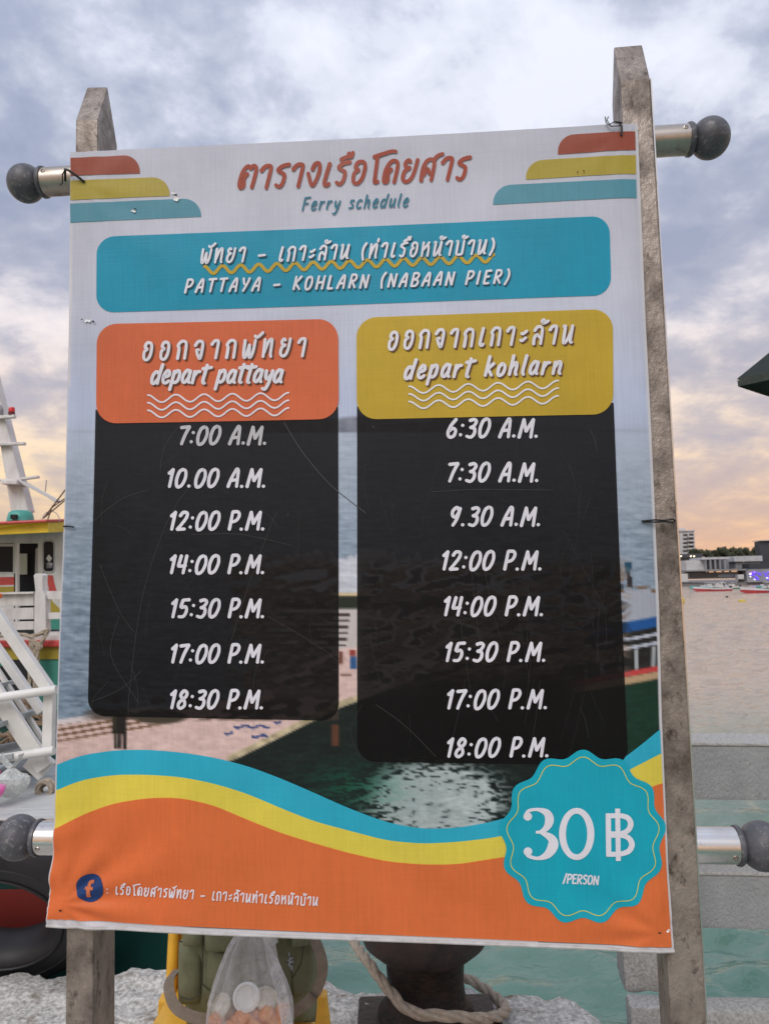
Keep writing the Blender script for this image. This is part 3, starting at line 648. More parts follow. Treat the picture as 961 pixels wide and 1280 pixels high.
# timetable panels and their headings
kl = rrect('timetable_panel', (119.5, 512), (422.5, 508), (424, 900.5), (110, 895), 22, I_BK, 1.0, '0011')
kr = rrect('timetable_panel', (446, 508), (766, 504), (785, 957), (447, 951), 22, I_BK, 1.0, '0011')
hl = rrect('heading_panel', (122, 405.5), (422.5, 398.5), (423.5, 523.5), (120.5, 529.5), 25, I_OR, 2.2)
hr = rrect('heading_panel', (445.5, 397.5), (764.5, 387.5), (765.5, 518.5), (446, 524.5), 25, I_YE, 2.2)
hl['label'] = 'orange heading panel'; hr['label'] = 'mustard heading panel'
lettering('ออกจากพัทยา', 178, 450.5, 391, 445, 22, 4.0, I_W, 4.2, I_SB, hl, slant=.12, sh=(1.8, 1.6))
lettering('depart pattaya', 188, 479.5, 356, 477.5, 24, 4.4, I_W, 4.2, I_SB, hl, slant=.2, sh=(1.6, 1.6))
lettering('ออกจากเกาะล้าน', 484, 437.5, 722, 430, 22, 4.0, I_W, 4.2, I_SB, hr, slant=.12, sh=(1.8, 1.6))
lettering('depart kohlarn', 504, 474, 706, 468, 24, 4.4, I_W, 4.2, I_SB, hr, slant=.2, sh=(1.6, 1.6))
for q, yy in enumerate((498.5, 508, 517.5)):
    ik = Ink(3.6); wave(ik, 185, yy, 361, yy - 3, 4.6, 35.2, 2.1); ik.build('wavy_line', I_W, hl)
    ik = Ink(3.6); wave(ik, 511, yy - 10.5, 697, yy - 17, 4.6, 37, 2.1); ik.build('wavy_line', I_W, hr)
for tx, x0, x1, yb in (('7:00 A.M.', 222, 338, 555), ('10.00 A.M.', 207, 337, 608.5), ('12:00 P.M.', 210, 336, 662), ('14:00 P.M.', 210, 336, 716.5), ('15:30 P.M.', 212, 336, 771.5), ('17:00 P.M.', 212, 336, 828), ('18:30 P.M.', 211, 335, 885)):
    lettering(tx, x0, yb, x1, yb, 22, 4.3, I_LW if tx[0] == '7' else I_W, 2.4, None, kl, slant=.18)
for tx, x0, x1, yb in (('6:30 A.M.', 557, 677, 547), ('7:30 A.M.', 557, 678, 602), ('9.30 A.M.', 560, 680, 657), ('12:00 P.M.', 550, 682, 712), ('14:00 P.M.', 552, 684, 769), ('15:30 P.M.', 554, 687, 826), ('17:00 P.M.', 556, 689, 885), ('18:00 P.M.', 556, 691, 945)):
    lettering(tx, x0, yb, x1, yb, 22.5, 4.3, I_W, 2.4, None, kr, slant=.18)
# scratches in the ink
rs = random.Random(5)
def scratch(par, pts, wd=.5):
    ik = Ink(1.9); ik.stroke(catmull(pts, 8), wd); return ik
ik = Ink(1.9)
ik.stroke(catmull([(355, 528), (378, 565), (410, 603), (440, 628), (457, 641)], 8), .8)
for pts in ([(113, 655), (150, 625), (185, 612)], [(125, 705), (148, 760), (168, 790)], [(255, 590), (215, 640), (180, 740), (163, 860), (161, 893)], [(335, 770), (370, 790), (405, 812), (422, 826)],
            [(115, 877), (150, 862), (178, 838)], [(345, 640), (315, 720), (290, 800)], [(240, 668), (300, 668), (366, 682)], [(200, 590), (205, 560), (225, 530)], [(150, 770), (140, 820), (175, 880)]):
    ik.stroke(catmull(pts, 8), .34)
for _ in range(26):
    x = rs.uniform(120, 410); y = rs.uniform(540, 880); a = rs.gauss(math.pi / 2, .5); l = rs.uniform(8, 60); b_ = rs.uniform(-6, 6)
    ik.stroke(catmull([(x, y), (x + math.cos(a) * l / 2 + b_, y + math.sin(a) * l / 2), (clampf(x + math.cos(a) * l, 116, 418), min(890, y + math.sin(a) * l))], 5), rs.uniform(.10, .26))
ik.build('scratch_marks', I_SC, kl)
ik = Ink(1.9)
for _ in range(40):
    x = rs.choice([rs.uniform(452, 475), rs.uniform(455, 765), rs.uniform(680, 760)]); y = rs.uniform(540, 900); a = rs.gauss(math.pi / 2, .22); l = rs.uniform(20, 140); b_ = rs.uniform(-3, 3)
    ik.stroke(catmull([(x, y), (x + math.cos(a) * l / 2 + b_, min(930, y + math.sin(a) * l / 2)), (clampf(x + math.cos(a) * l, 450, 768), min(945, y + math.sin(a) * l))], 5), rs.uniform(.10, .24))
for pts in ([(470, 880), (505, 905), (545, 945)], [(540, 615), (600, 612), (690, 613)], [(745, 565), (742, 548), (736, 538)]): ik.stroke(catmull(pts, 6), .4)
ik.build('scratch_marks', I_SC, kr)

# wave bands across the foot
bx = [62, 68, 102, 143, 185, 226, 268, 310, 351, 393, 435, 484, 527, 571, 615, 650, 700, 750, 780, 800, 828, 836]
tb = [961, 957, 944, 938, 937, 940, 946.5, 957, 972, 990, 1009, 1027.5, 1035.5, 1034.6, 1027, 1016, 995, 968, 947, 932, 910, 904]
ty = [993, 989, 975, 968.7, 968, 970.7, 979, 991.5, 1009, 1025.7, 1037, 1050, 1054, 1052, 1047, 1040, 1020, 985, 965, 955, 941.5, 938]
to = [1041, 1037, 1019, 1004, 997, 997, 1006, 1023.6, 1040, 1053, 1065, 1076, 1080, 1080, 1073, 1068, 1050, 1020, 998, 988, 979, 977]
def crv(xs, ys):
    xs = np.array(xs, float); ys = np.array(ys, float); xx = np.linspace(55, 845, 400); yy = np.interp(xx, xs, ys)
    k = np.ones(17) / 17; yp = np.pad(yy, 8, mode='edge'); yy = np.convolve(yp, k, 'valid')
    return lambda x: float(np.interp(x, xx, yy))
cb, cy_, co = crv(bx, tb), crv(bx, ty), crv(bx, to)
def band(name, f0, f1, mt, ly, n=8, lm=2.0, rm=3.0):
    def F(s, t):
        y = 1050; x = 60 + (840 - 60) * s
        for _ in range(3):
            y = f0(x) + (f1(x) - f0(x)) * t
            x = (LEFT(y) + lm) + (RIGHT(y) - rm - LEFT(y) - lm) * s
        return x, y
    return strip(name, F, 150, n, mt, ly)
band('wave_band', cb, lambda x: cy_(x) + 1, I_CB, 1.0)['label'] = 'light blue wave band'
band('wave_band', cy_, lambda x: co(x) + 1, I_YB, 1.6)['label'] = 'yellow wave band'
band('wave_band', co, lambda x: BOT(x) - 10 + 3.5 * (x - 60) / 780, I_OB, 2.2, 26)['label'] = 'orange field under the waves'

# price badge
BC = (727, 1046)
def badge_r(a, amp): return 1 + amp * math.cos(13 * (a - math.pi / 2))
vs = [B(BC[0], BC[1], 3.4)]; fs = []; NA, NR = 156, 12
for q in range(1, NR + 1):
    for i in range(NA):
        a = 2 * math.pi * i / NA; k = q / NR; rr_ = k * badge_r(a, .042 * k)
        vs.append(B(BC[0] + 100.5 * rr_ * math.cos(a) + 1, BC[1] - 105 * rr_ * math.sin(a), 3.4))
for i in range(NA): fs.append((0, 1 + i, 1 + (i + 1) % NA))
for q in range(NR - 1):
    for i in range(NA):
        a = 1 + q * NA; fs.append((a + i, a + NA + i, a + NA + (i + 1) % NA, a + (i + 1) % NA))
badge = mesh_obj('price_badge', vs, fs, I_BAD, banner, smooth=True)
ik = Ink(4.2); ik.stroke([(BC[0] + 1 + 91.5 * badge_r(a, .045) * math.cos(a), BC[1] - 96 * badge_r(a, .045) * math.sin(a)) for a in [2 * math.pi * i / 200 for i in range(201)]], .9); ik.build('fine_line', I_YB, badge)
def varstroke(ink, pts, sub=8):
    """brush stroke with a width at every point"""
    xy = catmull([(p[0], p[1]) for p in pts], sub); ws = catmull([(p[2], 0) for p in pts], sub)
    b0 = len(ink.v)
    n = len(xy)
    for i, p in enumerate(xy):
        a = xy[max(0, i - 1)]; b = xy[min(n - 1, i + 1)]; l = math.dist(a, b) or 1; nx_, ny_ = -(b[1] - a[1]) / l, (b[0] - a[0]) / l; h = max(.2, ws[i][0]) / 2
        ink.v += [B(p[0] + nx_ * h, p[1] + ny_ * h, ink.layer + .06 * ink.k), B(p[0] - nx_ * h, p[1] - ny_ * h, ink.layer + .06 * ink.k)]
    ink.k += 1
    for i in range(n - 1): ink.f.append((b0 + 2 * i, b0 + 2 * i + 1, b0 + 2 * i + 3, b0 + 2 * i + 2))
def blob(ink, x, y, r):
    b0 = len(ink.v); ink.v.append(B(x, y, ink.layer + .06 * ink.k)); n = 20
    for i in range(n): ink.v.append(B(x + r * math.cos(6.2832 * i / n), y + r * math.sin(6.2832 * i / n), ink.layer + .06 * ink.k))
    ink.k += 1; ink.f += [(b0, b0 + 1 + i, b0 + 1 + (i + 1) % n) for i in range(n)]
ik = Ink(4.4)
blob(ik, 659, 1019.5, 5.3); varstroke(ik, [(654.5, 1018, 1), (660, 1012.5, 4), (671, 1010.8, 4.2), (682.5, 1015, 9), (686, 1024, 11), (682, 1034, 8), (673, 1039.5, 3), (669, 1039.8, 1.5)])
varstroke(ik, [(669, 1038.2, 1.5), (677, 1040, 5), (688.5, 1047, 10), (690.5, 1056, 13), (684, 1067, 10), (672, 1072, 4.5), (660, 1069, 4.5), (654.5, 1063, 1)]); blob(ik, 659.3, 1063.5, 5.4)
for i in range(64):   # the 0, a ring
    a = 2 * math.pi * i / 64
    ik.v += [B(720 + 22 * math.cos(a), 1041.5 + 32.5 * math.sin(a), 4.4), B(719.8 + 13.3 * math.cos(a), 1041.5 + 25.3 * math.sin(a), 4.4)]
b0 = len(ik.v) - 128
for i in range(64):
    j = (i + 1) % 64; ik.f.append((b0 + 2 * i, b0 + 2 * i + 1, b0 + 2 * j + 1, b0 + 2 * j))
ik.build('numerals', I_W, badge)
ik = Ink(4.4); S = lambda *p: varstroke(ik, p, 4)
S((759.5, 1016, 6.6), (759.7, 1042, 6.6), (760, 1069.5, 6.6)); S((771, 1010, 6.2), (771.5, 1042, 6.2), (772, 1075.5, 6.2))
S((757, 1019, 6.2), (768, 1019, 6.2), (776, 1019, 6.2), (784, 1022, 6.6), (787.3, 1029, 7), (784, 1037, 6.6), (776, 1041, 6), (766, 1041.3, 5.6), (760, 1041.3, 5.6))
S((760, 1044, 5.6), (776, 1043.6, 6), (785, 1047, 6.6), (788.8, 1055, 7), (785, 1063, 6.8), (776, 1066.6, 6.2), (766, 1067, 6.2), (757.5, 1067, 6.2))
ik.build('baht_sign', I_W, badge)
lettering('/PERSON', 703, 1103, 748, 1105, 11, 2.2, I_W, 4.4, None, badge, slant=.08)
# page mark and its line of text
vs = [B(113, 1110, 3.2)]; fs = []
for q in range(1, 7):
    for i in range(36): vs.append(B(113 + 2.93 * q * math.cos(2 * math.pi * i / 36), 1110 + 2.93 * q * math.sin(2 * math.pi * i / 36), 3.2))
fs = [(0, 1 + i, 1 + (i + 1) % 36) for i in range(36)] + [(1 + q * 36 + i, 37 + q * 36 + i, 37 + q * 36 + (i + 1) % 36, 1 + q * 36 + (i + 1) % 36) for q in range(5) for i in range(36)]
fb = mesh_obj('round_logo', vs, fs, I_FB, banner)
ik = Ink(4.4); varstroke(ik, [(118, 1102, 3.6), (114.5, 1102.2, 4), (112.4, 1105, 4.6), (112.2, 1111, 5), (112.2, 1121, 5)], 5); varstroke(ik, [(107, 1109.7, 3.4), (112, 1109.7, 3.4), (118, 1109.4, 3.4)], 3); ik.build('logo_letter', I_OF, fb)
lettering(': เรือโดยสารพัทยา - เกาะล้านท่าเรือหน้าบ้าน', 134, 1117, 400, 1131, 10.5, 1.9, I_W, 4.0, slant=.06)
# small tears where ties pulled through: pale torn vinyl round a dark hole
TEAR = mat('torn_vinyl', (.8, .8, .82), .6); HOLE = mat('dark_hole', (.02, .02, .02), .9)
def tear(x, y, r, mt=TEAR, ly=2.0, seed=0):
    q = random.Random(seed); n = 11; vs = [B(x, y, ly)]
    for i in range(n):
        a = 2 * math.pi * i / n; rr_ = r * q.uniform(.45, 1.25); vs.append(B(x + rr_ * math.cos(a), y + rr_ * math.sin(a) * .7, ly + q.uniform(.3, 2)))
    return mesh_obj('tear', vs, [(0, 1 + i, 1 + (i + 1) % n) for i in range(n)], mt, banner)
for x, y, r_, s_ in ((169, 265, 3.5, 1), (222, 250, 4.5, 2), (219, 243, 3, 3), (835, 1164, 3, 4), (111, 401, 4, 5)): tear(x, y, r_, TEAR, 2, s_)
for x, y, r_, s_ in ((170.5, 263, 1.5, 6), (221, 246, 2.2, 7), (77, 1137, 2.4, 8), (107, 229, 2.6, 9), (776, 168, 1.8, 10), (118, 403, 2, 11), (104, 400, 1.5, 12), (824, 1166, 2.2, 13), (729, 215, 1.4, 14), (721, 216, 1, 15)):
    tear(x, y, r_, HOLE, 2.6, s_)
# rolled white hem along the foot and torn tab
hm = MB(); hm.tube([B(58 + 785 * i / 60, BOT(58 + 785 * i / 60) - 1, .3) for i in range(61)], .0028, 8)
hm.build('hem', mat('hem_vinyl', (.55, .55, .56), .5, col2=(.4, .39, .38), nscale=40, col3=(.15, .13, .12), n3=30, lo3=.62, hi3=.75), banner, True)
# wire ties
def tie(pts, r=.0012):
    t = MB(); t.tube(pts, r, 6); return t.build('wire_tie', WIRE, banner, True)
tie([B(107, 229, 3), B(100, 224, 9), B(92, 219, 14), B(86, 216, 10) , onplane(82, 226, -.01)], .0022)
tie([B(86, 215, 8), B(82, 222, 8), B(80, 230, 2), B(77, 233, 2)], .0011)
tie([B(776, 170, 3), B(776, 160, 7), onplane(775, 154, .002), onplane(770, 153, -.01)], .0018)
tie([onplane(777, 153, .004), onplane(768, 152, .008), onplane(760, 156, .006), onplane(757, 153, .003), onplane(756, 146, .003)], .0009)
tie([onplane(775, 157, .004), onplane(763, 158, .006), onplane(758, 150, .004), onplane(760, 146, .002)], .0009)
tie([B(80, 658, 3), B(86, 658, 6), B(94, 659, 5)], .0014)
tie([B(801, 651.5, 3), B(818, 650, 9), onplane(830, 650.5, .006), onplane(841, 649, .004), onplane(843, 650, -.01)], .0013)
tie([B(803, 652.5, 3), B(818, 652.8, 9), onplane(830, 652, .006), onplane(841, 653, .004), onplane(843, 652, -.01)], .0013)

# ------------------------------------------------------------------ steel frame that carries the banner
frame = root('sign_frame', (P0.x, P0.y, 0), 'tall steel frame of two stained posts and cross pipes with black rubber ball ends', 'frame')
def post(fl0, fr0, fl1, fr1, ysh, ypk, dep):
    """front face corners at the shoulder (photo px) and at the foot of the picture; dep: depth of the tube"""
    off = -.010
    a0 = onplane(*fl0, off); b0_ = onplane(*fr0, off); a1 = onplane(*fl1, off); b1 = onplane(*fr1, off)
    def down(p, q):
        d = (q - p); return p + d * (p.z / -d.z) if d.z < 0 else q
    A = down(a0, a1); Bq = down(b0_, b1); D = -PN * dep
    zs = onplane(480, ypk, off - dep / 2).z
    hpk = onplane(fl0[0], ypk, off - dep / 2).z - a0.z
    up_a = (a0 - A).normalized(); up_b = (b0_ - Bq).normalized()
    pa = a0 + up_a * hpk + D / 2; pb = b0_ + up_b * hpk + D / 2
    mb = MB()
    v = [A, Bq, Bq + D, A + D, a0, b0_, b0_ + D, a0 + D, pa, pb]
    mb.add(v, [(0, 1, 5, 4), (2, 3, 7, 6), (3, 2, 1, 0), (4, 5, 9, 8), (6, 7, 8, 9), (1, 2, 6, 9, 5), (0, 4, 8, 7, 3)])
    return mb.build('post', POST, frame, False, .0025, 2)
post((95, 150), (122, 150), (82, 1280), (116, 1280), 150, 110, .082)
post((775, 101), (812, 98), (838, 1280), (884, 1280), 100, 58, .07)
eb = MB(); eb.bar(onplane(812.6, 99, -.012), onplane(896, 1500, -.012), .0022, .006, PN); eb.build('edge_glint_strip', STEEL, frame)  # added bright strip standing in for the reflection along the post's edge
# pipes
def pipe(pl, pr, rl, rr_, off, cl_, cr_, bl, br, mt):
    a = onplane(*pl, off); b = onplane(*pr, off); d = (b - a).normalized()
    ra = rl; mb = MB(); mb.tube([a, b], ra, 32); mb.build('pipe', mt, frame, True)
    for p, s_ in ((a, -1), (b, 1)):
        ball_r = ra * 1.22
        col = MB(); col.lathe(p, [(ra * .9, -.004), (ra * 1.09, -.003), (ra * 1.12, .001), (ra * 1.04, .005), (ra * .78, .008)], 32, d * s_); ring = col.build('collar', RUBBER, frame, True)
        pf = [(ra * .72, .003)]
        for k in range(0, 17):
            t = -1.05 + (math.pi / 2 + 1.05) * k / 16
            pf.append((ball_r * 1.12 * math.cos(t), .006 + ball_r * 1.04 * (math.sin(t) + .87)))
        bl_ = MB(); bl_.lathe(p, pf, 36, d * s_); bl_.build('rubber_ball', RUBBER, frame, True)
        q = p - d * s_ * .014 + PN * ra * .80 + Vector((0, 0, ra * .58))
        q = p - d * s_ * .012 + (PN * .93 + Vector((0, 0, -.36 if off > -.05 and p.z < 1.3 else .3))).normalized() * ra
        nrm = (PN * .93 + Vector((0, 0, .0))).normalized()
        sc_ = MB(); sc_.lathe(q - nrm * .001, [(.0042, 0), (.0042, .0018), (.0026, .0026), (.0014, .0012)], 14, nrm); sc_.build('screw', STEEL_D, frame, True)
pipe((55, 228), (861, 174.5), .0255, .024, -.045, 0, 0, 0, 0, STEEL_D)
pipe((49, 1047), (921, 1057), .0275, .026, -.045, 0, 0, 0, 0, STEEL)

# ------------------------------------------------------------------ braided rope helper
def braid(mb, pts, r, turns_per_m=28, n=7, sub=10):
    P = []
    pts = [Vector(p) for p in pts]; Q = [pts[0]] + pts + [pts[-1]]
    for i in range(1, len(Q) - 2):
        a, b, c, d = Q[i - 1], Q[i], Q[i + 1], Q[i + 2]
        for k in range(sub):
            t = k / sub; P.append(.5 * (2 * b + (c - a) * t + (2 * a - 5 * b + 4 * c - d) * t * t + (3 * b - a - 3 * c + d) * t ** 3))
    P.append(pts[-1])
    # resample evenly
    S_ = [0]
    for a, b in zip(P, P[1:]): S_.append(S_[-1] + (b - a).length)
    tot = S_[-1]; N_ = max(8, int(tot / (r * .55))); out_ = []; j = 0
    for i in range(N_ + 1):
        d = tot * i / N_
        while j < len(S_) - 2 and S_[j + 1] < d: j += 1
        out_.append(P[j].lerp(P[j + 1], (d - S_[j]) / max(1e-9, S_[j + 1] - S_[j])))
    prev = None; fr = []
    for i, p in enumerate(out_):
        t = (out_[min(i + 1, N_)] - out_[max(i - 1, 0)]).normalized()
        u = t.orthogonal().normalized() if prev is None else (prev - t * prev.dot(t)).normalized()
        prev = u; fr.append((p, u, t.cross(u)))
    for s_ in range(3):
        path = []
        for i, (p, u, v) in enumerate(fr):
            a = 2 * math.pi * (s_ / 3) + (tot * i / N_) * turns_per_m * 2 * math.pi / 3
            path.append(p + (u * math.cos(a) + v * math.sin(a)) * r * .5)
        mb.tube(path, r * .56, n)

# ------------------------------------------------------------------ bollard and its mooring rope
bc = at(532, 1240, 2.72); bc.z = 0; bs = 2.72 / FPX * 1.06
bol = root('bollard', (bc.x, bc.y, 0), 'dark rusty mushroom-headed mooring bollard on the quay edge with rope round its neck', 'bollard')
MB().lathe((bc.x, bc.y, 0), [(.165, .0), (.16, .03), (.135, .06), (.128, .12), (.132, .20), (.15, .235)], 36).build('neck', RUST, bol, True)
MB().lathe((bc.x, bc.y, 0), [(.13, .215), (.17, .225), (.205, .255), (.222, .30), (.222, .335), (.205, .37), (.16, .40), (.09, .415), (.0, .42)], 40).build('head', IRON, bol, True)
bp = MB(); bp.box((bc.x + .0, bc.y - .06, .0), .46, .36, .035); bp.build('base_plate', RUST, bol, False, .012)
for x, y in ((-.19, -.20), (.19, -.12)):
    MB().box((bc.x + x, bc.y + y, .02), .10, .12, .06).build('lug', RUST, bol, False, .015)
rp = MB()
braid(rp, [at(420, 1130, 3.2), at(440, 1173, 3.0), at(462, 1205, 2.75), at(488, 1240, 2.62), at(515, 1265, 2.54), at(560, 1270, 2.50), at(610, 1273, 2.56), at(632, 1262, 2.70), at(615, 1243, 2.86), at(580, 1222, 2.98), at(540, 1218, 3.02)], .0175, 13, 8)
tag(rp.build('mooring_rope', ROPE, None, True, fix=False), 'thick braided beige mooring rope looped low round the iron bollard', 'rope')

# ------------------------------------------------------------------ concrete balustrade on the right
Yf = 2.92; t8 = Vector((math.cos(R(7)), -math.sin(R(7)), 0)); n8 = Vector((math.sin(R(7)), math.cos(R(7)), 0)); Z = Vector((0, 0, 1))
fen = root('balustrade', at(800, 1250, Yf), 'grey rough concrete balustrade with two thick rails right of the banner', 'balustrade')
p0 = at(812, 1250, Yf); p0.z = 0
zr = [(at(900, 936, 2.83).z, at(900, 1006, 2.83).z), (at(900, 1101, 2.83).z, at(900, 1171, 2.83).z)]
for (zt, zb), ly in zip(zr, (0, 1)):
    c = p0 + t8 * 1.45 + n8 * .09; mb = MB(); mb.box((c.x, c.y, (zt + zb) / 2), 3.0, .18, zt - zb, (t8, n8, Z)); mb.build('rail', CONC_G, fen, True, .008, rough=.004)
    c2 = p0 + t8 * 1.45 + n8 * .09; mb = MB(); mb.box((c2.x, c2.y, zt + .004), 3.02, .19, .010, (t8, n8, Z)); mb.build('rail_capping', CONC_W, fen, True, .003, rough=.003)
for d in (0.0, 1.9):
    c = p0 + t8 * (d + .01) + n8 * .09; mb = MB(); mb.box((c.x, c.y, (zr[0][0] - .02) / 2 - .02), .19, .17, zr[0][0] + .02, (t8, n8, Z)); mb.build('pillar', CONC_W, fen, True, .012, rough=.007)
kb = p0 + t8 * 1.55 + n8 * .06
q1 = atz(900, 1263, -.02); q2 = atz(900, 1243, -.02); kz = -.02; kb = p0 + t8 * 1.55; kb.y += (q1.y + q2.y) / 2 - (p0.y - (q1.x - p0.x) * math.tan(R(7)))
cu = MB(); cu.box((kb.x, kb.y, kz - .8), 3.3, (q2 - q1).y, 1.6, (t8, n8, Z)); 
tag(cu.build('quay_kerb', CONC_W, None, True, .02, rough=.006), kind='structure')

# ------------------------------------------------------------------ yellow chair, satchel, carrier bag
Yc = 2.0
def c_at(x, y, Y=Yc): return at(x, y, Y)
cl0 = c_at(219, 1165, 2.10); cr0 = c_at(403, 1165, 2.10); cxm = (cl0.x + cr0.x) / 2; cw = cr0.x - cl0.x - .03
ch = root('plastic_chair', (cxm, 1.92, 0), 'yellow plastic chair behind the banner foot, carrying an olive satchel', 'chair')
zs_ = .452
bk = MB(); tb_ = .028
for k in range(1):
    n = 12; vs = []; 
    for i in range(n + 1):
        z = zs_ + (.80 - zs_) * i / n
        for j in range(9):
            u = -1 + 2 * j / 8; y = 2.02 + .16 * (z - zs_) + .03 * (1 - u * u)
            vs.append((cxm + u * (cw / 2 - .008 + .010 * (1 - i / n)), y, z))
    fs = [(i * 9 + j, i * 9 + j + 1, (i + 1) * 9 + j + 1, (i + 1) * 9 + j) for i in range(n) for j in range(8)]
    me = mesh_obj('backrest', vs, fs, CHAIR, ch, True); md = me.modifiers.new('thick', 'SOLIDIFY'); md.thickness = .012
for s_ in (-1, 1):
    rm = MB(); rm.tube([(cxm + s_ * (cw / 2 - .004 + .004 * (1 - q)), 2.005 + .16 * q * .4, zs_ + q * .40) for q in [i / 8 for i in range(9)]], .013, 10); rm.build('side_rim', CHAIR, ch, True)
st_ = MB(); st_.prism([(cxm - cw / 2 - .004, 2.05, zs_ - .02), (cxm + cw / 2 + .012, 2.05, zs_ - .02), (cxm + cw / 2 + .02, 1.62, zs_ - .02), (cxm - cw / 2 - .008, 1.62, zs_ - .02)], (0, 0, .022)); st_.build('seat', CHAIR, ch, True, .008, 3)
for sx in (-1, 1):
    for y, dy in ((1.66, -.03), (2.02, .06)):
        lg = MB(); lg.bar((cxm + sx * (cw / 2 + .01), y, zs_ - .015), (cxm + sx * (cw / 2 + .05), y + dy, .0), .04, .035); lg.build('leg', CHAIR, ch, False, .005)

def pillow(mb, cen, w_, h, d, nx=22, ny=18, pw=2.5, taper=0.0, lump=.012, seed=0, flat=1.0):
    """stuffed cloth volume: cen is the bottom centre"""
    vs = []; idx = {}
    for s_ in (1, -1):
        for j in range(ny + 1):
            for i in range(nx + 1):
                u = -1 + 2 * i / nx; v = -1 + 2 * j / ny
                ru = 1 - abs(u) ** pw; rv = 1 - abs(v) ** pw
                t = max(0, ru * rv) ** .42
                x = cen[0] + u * w_ / 2 * (1 - taper * (v + 1) / 2) * (1 - .05 * abs(v) ** 4); z = cen[2] + (v + 1) / 2 * h * (1 - .05 * abs(u) ** 6)
                y = cen[1] - s_ * d / 2 * t - (lump * mnoise.noise(Vector((x * 11, z * 11, seed))) + lump * .5 * mnoise.noise(Vector((x * 26, z * 19, seed + 4)))) * (1 if t > .05 else 0) * (1 if s_ == 1 else 0)
                idx[(s_, i, j)] = len(vs); vs.append((x, y, z))
    fs = []
    for s_ in (1, -1):
        for j in range(ny):
            for i in range(nx):
                q = (idx[(s_, i, j)], idx[(s_, i + 1, j)], idx[(s_, i + 1, j + 1)], idx[(s_, i, j + 1)]); fs.append(q if s_ == 1 else q[::-1])
    return mb.add(vs, fs)
Yb = 1.86
sat = root('satchel', (cxm, Yb, zs_ + .01), 'olive green canvas satchel with flap pockets standing on the yellow chair', 'satchel')
a_, b_, = at(224, 1262, Yb - .05), at(394, 1262, Yb - .05)
sw = (b_.x - a_.x); sx0 = (a_.x + b_.x) / 2; sz = zs_ + .004
mb = MB(); pillow(mb, (sx0, Yb, sz), sw * 1.02, .37, .17, taper=.04, seed=1, lump=.02); mb.build('body', CANVAS, sat, True)
def px_pocket(x0, x1, y0, y1, Y, d, name, seed, mt=CANVAS):
    p = at(x0, y1, Y); q = at(x1, y0, Y); mb = MB(); pillow(mb, ((p.x + q.x) / 2, Y, p.z), q.x - p.x, q.z - p.z, d, 14, 12, seed=seed, lump=.011); o = mb.build(name, mt, sat, True); return o
px_pocket(253, 338, 1180, 1252, Yb - .075, .06, 'front_pocket', 2); px_pocket(330, 366, 1172, 1250, Yb - .07, .04, 'front_pocket', 6)
px_pocket(223, 256, 1172, 1256, Yb - .055, .06, 'side_pocket', 3); px_pocket(364, 394, 1168, 1246, Yb - .05, .06, 'side_pocket', 4)
px_pocket(256, 345, 1146, 1190, Yb - .108, .036, 'flap', 5); px_pocket(228, 257, 1148, 1182, Yb - .09, .036, 'flap', 8); px_pocket(364, 386, 1150, 1182, Yb - .085, .02, 'flap', 9)
for pts in ([(224, 1176), (232, 1179), (250, 1172)], [(253, 1176), (254, 1205), (253, 1230), (262, 1238)], [(226, 1246), (238, 1250), (250, 1242)], [(226, 1266), (240, 1271), (262, 1271)], [(380, 1182), (376, 1205), (366, 1222)], [(386, 1248), (374, 1256), (364, 1260)]):
    sm = MB(); sm.tube([at(x, y, Yb - .098) for x, y in pts], .0016, 6); sm.build('piping', CANVAS_D, sat, True)
lb = MB(); lb.add([at(x, y, Yb - .112) for x, y in ((361, 1190), (367, 1198), (366, 1215), (359, 1204))], [(0, 1, 2, 3)]); lb.build('label_patch', mat('patch_grey', (.05, .06, .07), .8, col2=(.3, .32, .34), nscale=200, lo=.45, hi=.55), sat)
# webbing strap hanging in a loop on each side
def ribbon(mb, pts, wd, axis):
    P = []
    for i in range(len(pts) - 1):
        for k in range(8):
            a, b, c, d = pts[max(0, i - 1)], pts[i], pts[i + 1], pts[min(len(pts) - 1, i + 2)]; t = k / 8
            P.append(.5 * (2 * b + (c - a) * t + (2 * a - 5 * b + 4 * c - d) * t * t + (3 * b - a - 3 * c + d) * t ** 3))
    P.append(pts[-1]); vs = []; n = len(P)
    for i, p in enumerate(P):
        t = (P[min(i + 1, n - 1)] - P[max(i - 1, 0)]).normalized(); x = axis(i / (n - 1)); x = (x - t * x.dot(t)).normalized(); nn = t.cross(x)
        for e in (-1, 1):
            for g in (-1, 1): vs.append(p + x * wd / 2 * e + nn * .0012 * g)
    fs = []
    for i in range(n - 1):
        a = i * 4
        for q, r_ in ((0, 1), (1, 3), (3, 2), (2, 0)): fs.append((a + q, a + r_, a + r_ + 4, a + q + 4))
    return mb.add(vs, fs)
AX = lambda q: Vector((.75, .55, .35))
mb = MB(); ribbon(mb, [at(380, 1150, 1.80), at(392, 1172, 1.78), at(401, 1195, 1.76), at(403, 1215, 1.75), at(395, 1240, 1.74), at(380, 1256, 1.73), at(362, 1268, 1.72), at(345, 1282, 1.72)], .023, lambda q: Vector((.9 - q * .5, .3, .1 + q * .9))); 
ribbon(mb, [at(222, 1212, 1.84), at(212, 1226, 1.80), at(213, 1244, 1.77), at(221, 1260, 1.75), at(238, 1270, 1.74), at(262, 1276, 1.73), at(285, 1284, 1.72)], .023, lambda q: Vector((.8 - q * .5, .5, .2 + q * .9)))
mb.build('strap', STRAP, sat, True)

